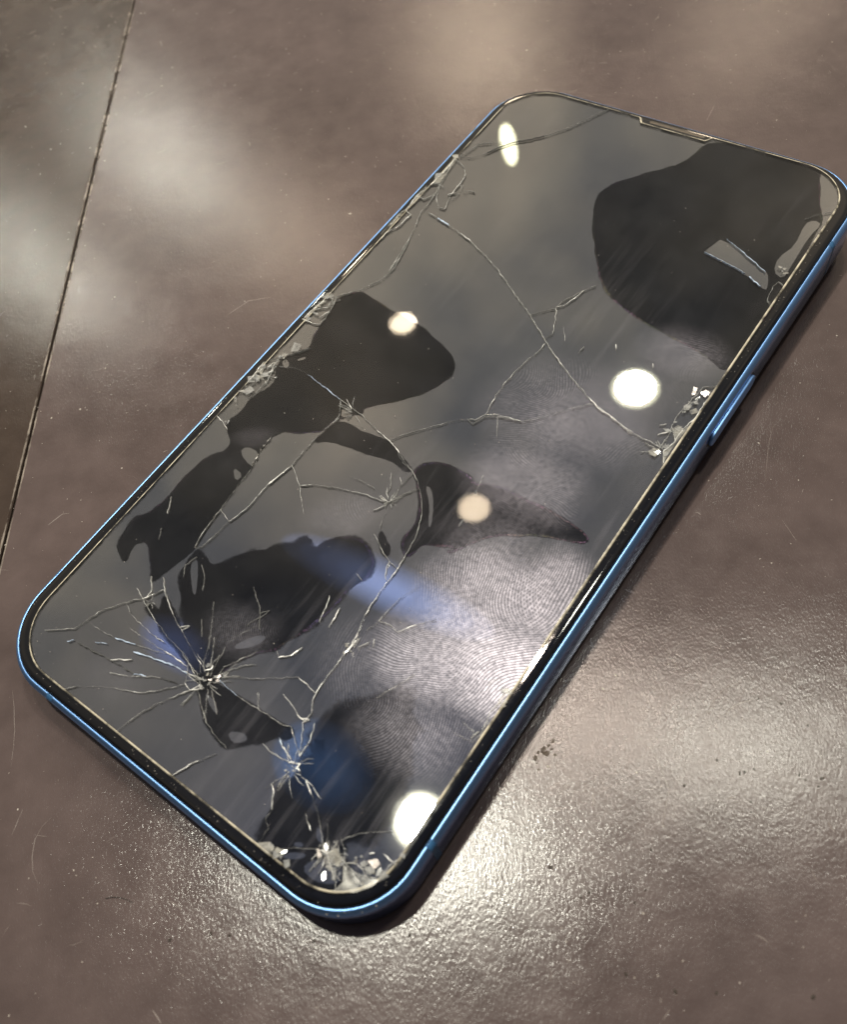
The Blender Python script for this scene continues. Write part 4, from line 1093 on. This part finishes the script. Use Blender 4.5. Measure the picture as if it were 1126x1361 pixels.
# crushed glass where the edge was hit: loose tilted slivers
M_SLIVER = frosted('clear_sliver', (0.50, 0.50, 0.49), 0.04, 0.5, 0.06, 500)
for (xa, ya), (xb, yb), spread, cnt, mx_ in CRUSH:
    for k in range(cnt):
        t = rs.random()
        x = xa + (xb - xa) * t + rs.gauss(0, spread); y = ya + (yb - ya) * t + rs.gauss(0, spread)
        if not inside((x, y), outline(0.05)): continue
        r = 0.15 + mx_ * rs.random() ** 1.8; n = rs.choice((3, 4, 4, 5)); ph = rs.random() * 6.28
        el = rs.uniform(0.35, 0.9); ro = rs.random() * 3.14; tx, ty = rs.uniform(-.18, .18), rs.uniform(-.18, .18)
        P2 = []
        for j in range(n):
            a = ph + 2 * math.pi * (j + rs.uniform(-.25, .25)) / n
            u, v = r * math.cos(a), r * el * math.sin(a)
            P2.append((u * math.cos(ro) - v * math.sin(ro), u * math.sin(ro) + v * math.cos(ro)))
        th = 0.05 + 0.06 * rs.random()
        top = [(x + u, y + v, 8.07 + th + tx * u + ty * v) for u, v in P2]
        bot = [(q[0], q[1], q[2] - th) for q in top]
        V, F = loft([bot, top], cap_first=True, cap_last=True)
        mesh_obj('glass_sliver', V, F, rs.choice((M_SLIVER, M_SLIVER, M_CHIP)), prot)

# ------------------------------------------------------------------ small things on the table
def ribbon(pts, w, z, h):
    q = resample(pts, 0.6); n = len(q); V = []; F = []
    for i in range(n):
        a = q[max(0, i - 1)]; b = q[min(n - 1, i + 1)]
        t = (b - a).normalized(); nx = Vector((t.y, -t.x))
        f = math.sin(math.pi * (i + 0.3) / (n - 0.4))
        ww = w * (0.25 + 0.75 * max(0, f)) * (0.6 + 0.7 * rs.random())
        c = q[i] + nx * rs.uniform(-0.03, 0.03)
        l = c - nx * ww / 2; r = c + nx * ww / 2
        V += [(l.x, l.y, z), (c.x, c.y, z + h), (r.x, r.y, z)]
    for i in range(n - 1):
        a, b = 3 * i, 3 * i + 3
        F += [(a, a + 1, b + 1, b), (a + 1, a + 2, b + 2, b + 1), (a + 2, a, b, b + 2)]
    return V, F


def fleck_local(x, y, z, r):
    V = []; n = 6
    for k in range(n):
        a = 2 * math.pi * k / n; q = r * rs.uniform(0.6, 1.2)
        V.append((x + q * math.cos(a), y + q * math.sin(a) * 0.7, z))
    V.append((x, y, z + r * 0.9)); V.append((x, y, z - r))
    F = [(k, (k + 1) % n, n) for k in range(n)] + [((k + 1) % n, k, n + 1) for k in range(n)]
    return V, F


TI = TABLE.inverted()
def to_table(V):
    out = []
    for v in V:
        q = TI @ (Vector(v) * MM); out.append(tuple(q / MM))
    return out


for w, pts in SCRATCHES:
    V, F = ribbon(pts, w * 0.6, 0.006, 0.010)
    mesh_obj('scratch', to_table(V), F, M_SCRATCH, table)

# worn pale arris along the joint
M_WORN = frosted('worn_edge', (0.26, 0.21, 0.17), 0.0, 0.9, 0.5, 120, (0.42, 0.62))
for off_, zz, wd in ((0.52, 0.006, 0.40), (-0.46, -0.112, 0.46)):
    pts_ = [(s_ * off_, -120 + k * 8.0) for k in range(45)]
    V, F = ribbon([(0, k * 8.0) for k in range(45)], wd, 0, 0.006)
    V = [(v[0] + s_ * off_, v[1] - 120, v[2] + zz) for v in V]
    mesh_obj('worn_edge', V, F, M_WORN, table)
# nicks in the finish of the frame at the near corner
V = []; F = []
for k in range(7):
    a = math.radians(-62 + 5 * k + rs.uniform(-2, 2)); rr2 = PR - rs.uniform(0.1, 0.5)
    v, f = fleck_local(24.55 + rr2 * math.cos(a), -62.15 + rr2 * math.sin(a), 7.0, rs.uniform(0.07, 0.16))
    b = len(V); V += v; F += [tuple(b + i for i in q) for q in f]
mesh_obj('paint_nicks', V, F, M_DUST, frame)['kind'] = 'stuff'

hair_pts = resample(smooth_closed(HAIR + HAIR[::-1][1:-1], 0)[:len(HAIR)], 0.5)
V = []; F = []
nh = len(hair_pts)
for i, q in enumerate(hair_pts):
    r = 0.06 * (1 - 0.5 * i / nh)
    t = (hair_pts[min(nh - 1, i + 1)] - hair_pts[max(0, i - 1)]).normalized(); nx = Vector((t.y, -t.x))
    for k in range(5):
        a = 2 * math.pi * k / 5
        V.append((q.x + nx.x * r * math.cos(a), q.y + nx.y * r * math.cos(a), 0.07 + r * math.sin(a)))
for i in range(nh - 1):
    for k in range(5):
        F.append((5 * i + k, 5 * i + (k + 1) % 5, 5 * i + 5 + (k + 1) % 5, 5 * i + 5 + k))
hair = mesh_obj('hair', V, F, M_HAIR, smooth=True)
tag(hair, 'short curved dark hair on the table below the phone', 'hair')


def fleck(x, y, z, r, rnd, flat=0.4):
    n = 7; V = []; F = []
    ph = rnd.random() * 6
    el = rnd.uniform(0.5, 1.0); ro = rnd.random() * 3.14
    def p2(a, q):
        u = q * math.cos(a); v = q * el * math.sin(a)
        return x + u * math.cos(ro) - v * math.sin(ro), y + u * math.sin(ro) + v * math.cos(ro)
    for k in range(n):
        q = r * rnd.uniform(0.65, 1.15); a = ph + 2 * math.pi * k / n
        V.append((*p2(a, q), z))
    for k in range(n):
        q = r * rnd.uniform(0.35, 0.65); a = ph + 2 * math.pi * k / n
        V.append((*p2(a, q), z + r * flat * rnd.uniform(0.7, 1.2)))
    for k in range(n):
        F.append((k, (k + 1) % n, n + (k + 1) % n, n + k))
    F.append(tuple(range(n, 2 * n)))
    return V, F


def flecks(name, items, mat, label, cat, rnd, flat=0.4):
    V = []; F = []
    for x, y, z, r in items:
        v, f = fleck(x, y, z, r, rnd, flat)
        b = len(V); V += v; F += [tuple(b + i for i in q) for q in f]
    o = mesh_obj(name, V, F, mat)
    tag(o, label, cat, kind='stuff')
    return o


rd = random.Random(11)
flecks('dirt_specks', [(x, y, 0.002, r * rd.uniform(.8, 1.2)) for x, y, r in PITS], M_DIRT, 'dark dirt specks scattered on the brown table', 'dirt', rd, 0.25)
residue = []
for k, (x, y, r) in enumerate(RESIDUE):
    residue.append((x, y, 0.002, r))
V = []; F = []
for x, y, z, r in residue:
    v, f = fleck(x, y, z, r, rd, 0.15); b = len(V); V += v; F += [tuple(b + i for i in q) for q in f]
res = mesh_obj('residue', V, F, M_CRUMB)
tag(res, 'small brown dried residue on the table right of the phone', 'residue')


def on_phone(x, y):
    return abs(x) < 36.5 and abs(y) < 74


dust = []
for k in range(4200):
    x = rd.uniform(-190, 110); y = rd.uniform(-130, 150)
    if on_phone(x, y): continue
    dust.append((x, y, 0.001, 0.035 + 0.11 * rd.random() ** 3 + (0.16 if rd.random() < 0.02 else 0)))
flecks('dust', dust, M_DUST, 'fine pale dust specks over the brown tabletop', 'dust', rd, 0.3)
V = []; F = []
for k in range(420):
    x = rd.uniform(-190, 110); y = rd.uniform(-130, 150)
    if on_phone(x, y): continue
    a = rd.uniform(0, math.pi); L = rd.uniform(0.5, 3.5) * rd.uniform(0.4, 1); cv_ = rd.uniform(-0.5, 0.5)
    pts = [(x + L * t * math.cos(a + cv_ * t), y + L * t * math.sin(a + cv_ * t)) for t in (0, .33, .66, 1)]
    v, f = ribbon(pts, rd.uniform(0.04, 0.11), 0.004, 0.008)
    b = len(V); V += v; F += [tuple(b + i for i in q) for q in f]
tag(mesh_obj('fine_scratches', V, F, M_SCRATCH), 'fine short pale scratches all over the brown tabletop', 'scratches', kind='stuff')
pd = []
for k in range(260):
    x = rd.uniform(-33, 33); y = rd.uniform(-70, 70)
    pd.append((x, y, 8.05, 0.03 + 0.07 * rd.random() ** 3))
for k in range(220):     # crumbs of glass along the rim on the black border
    s = rd.random()
    side = rd.choice(('r', 'b', 'r', 'l'))
    if side == 'r': pd.append((rd.uniform(33.3, 34.0), rd.uniform(-66, 60), 7.655, 0.03 + 0.06 * rd.random() ** 2))
    elif side == 'l': pd.append((rd.uniform(-34.0, -33.3), rd.uniform(-66, 60), 7.655, 0.03 + 0.05 * rd.random() ** 2))
    else: pd.append((rd.uniform(-26, 30), rd.uniform(-71.9, -71.3), 7.655, 0.03 + 0.05 * rd.random() ** 2))
gd = flecks('glass_dust', pd, M_DUST, 'fine pale glass dust on the cracked screen', 'dust', rd, 0.4)
gd.matrix_world = BODY
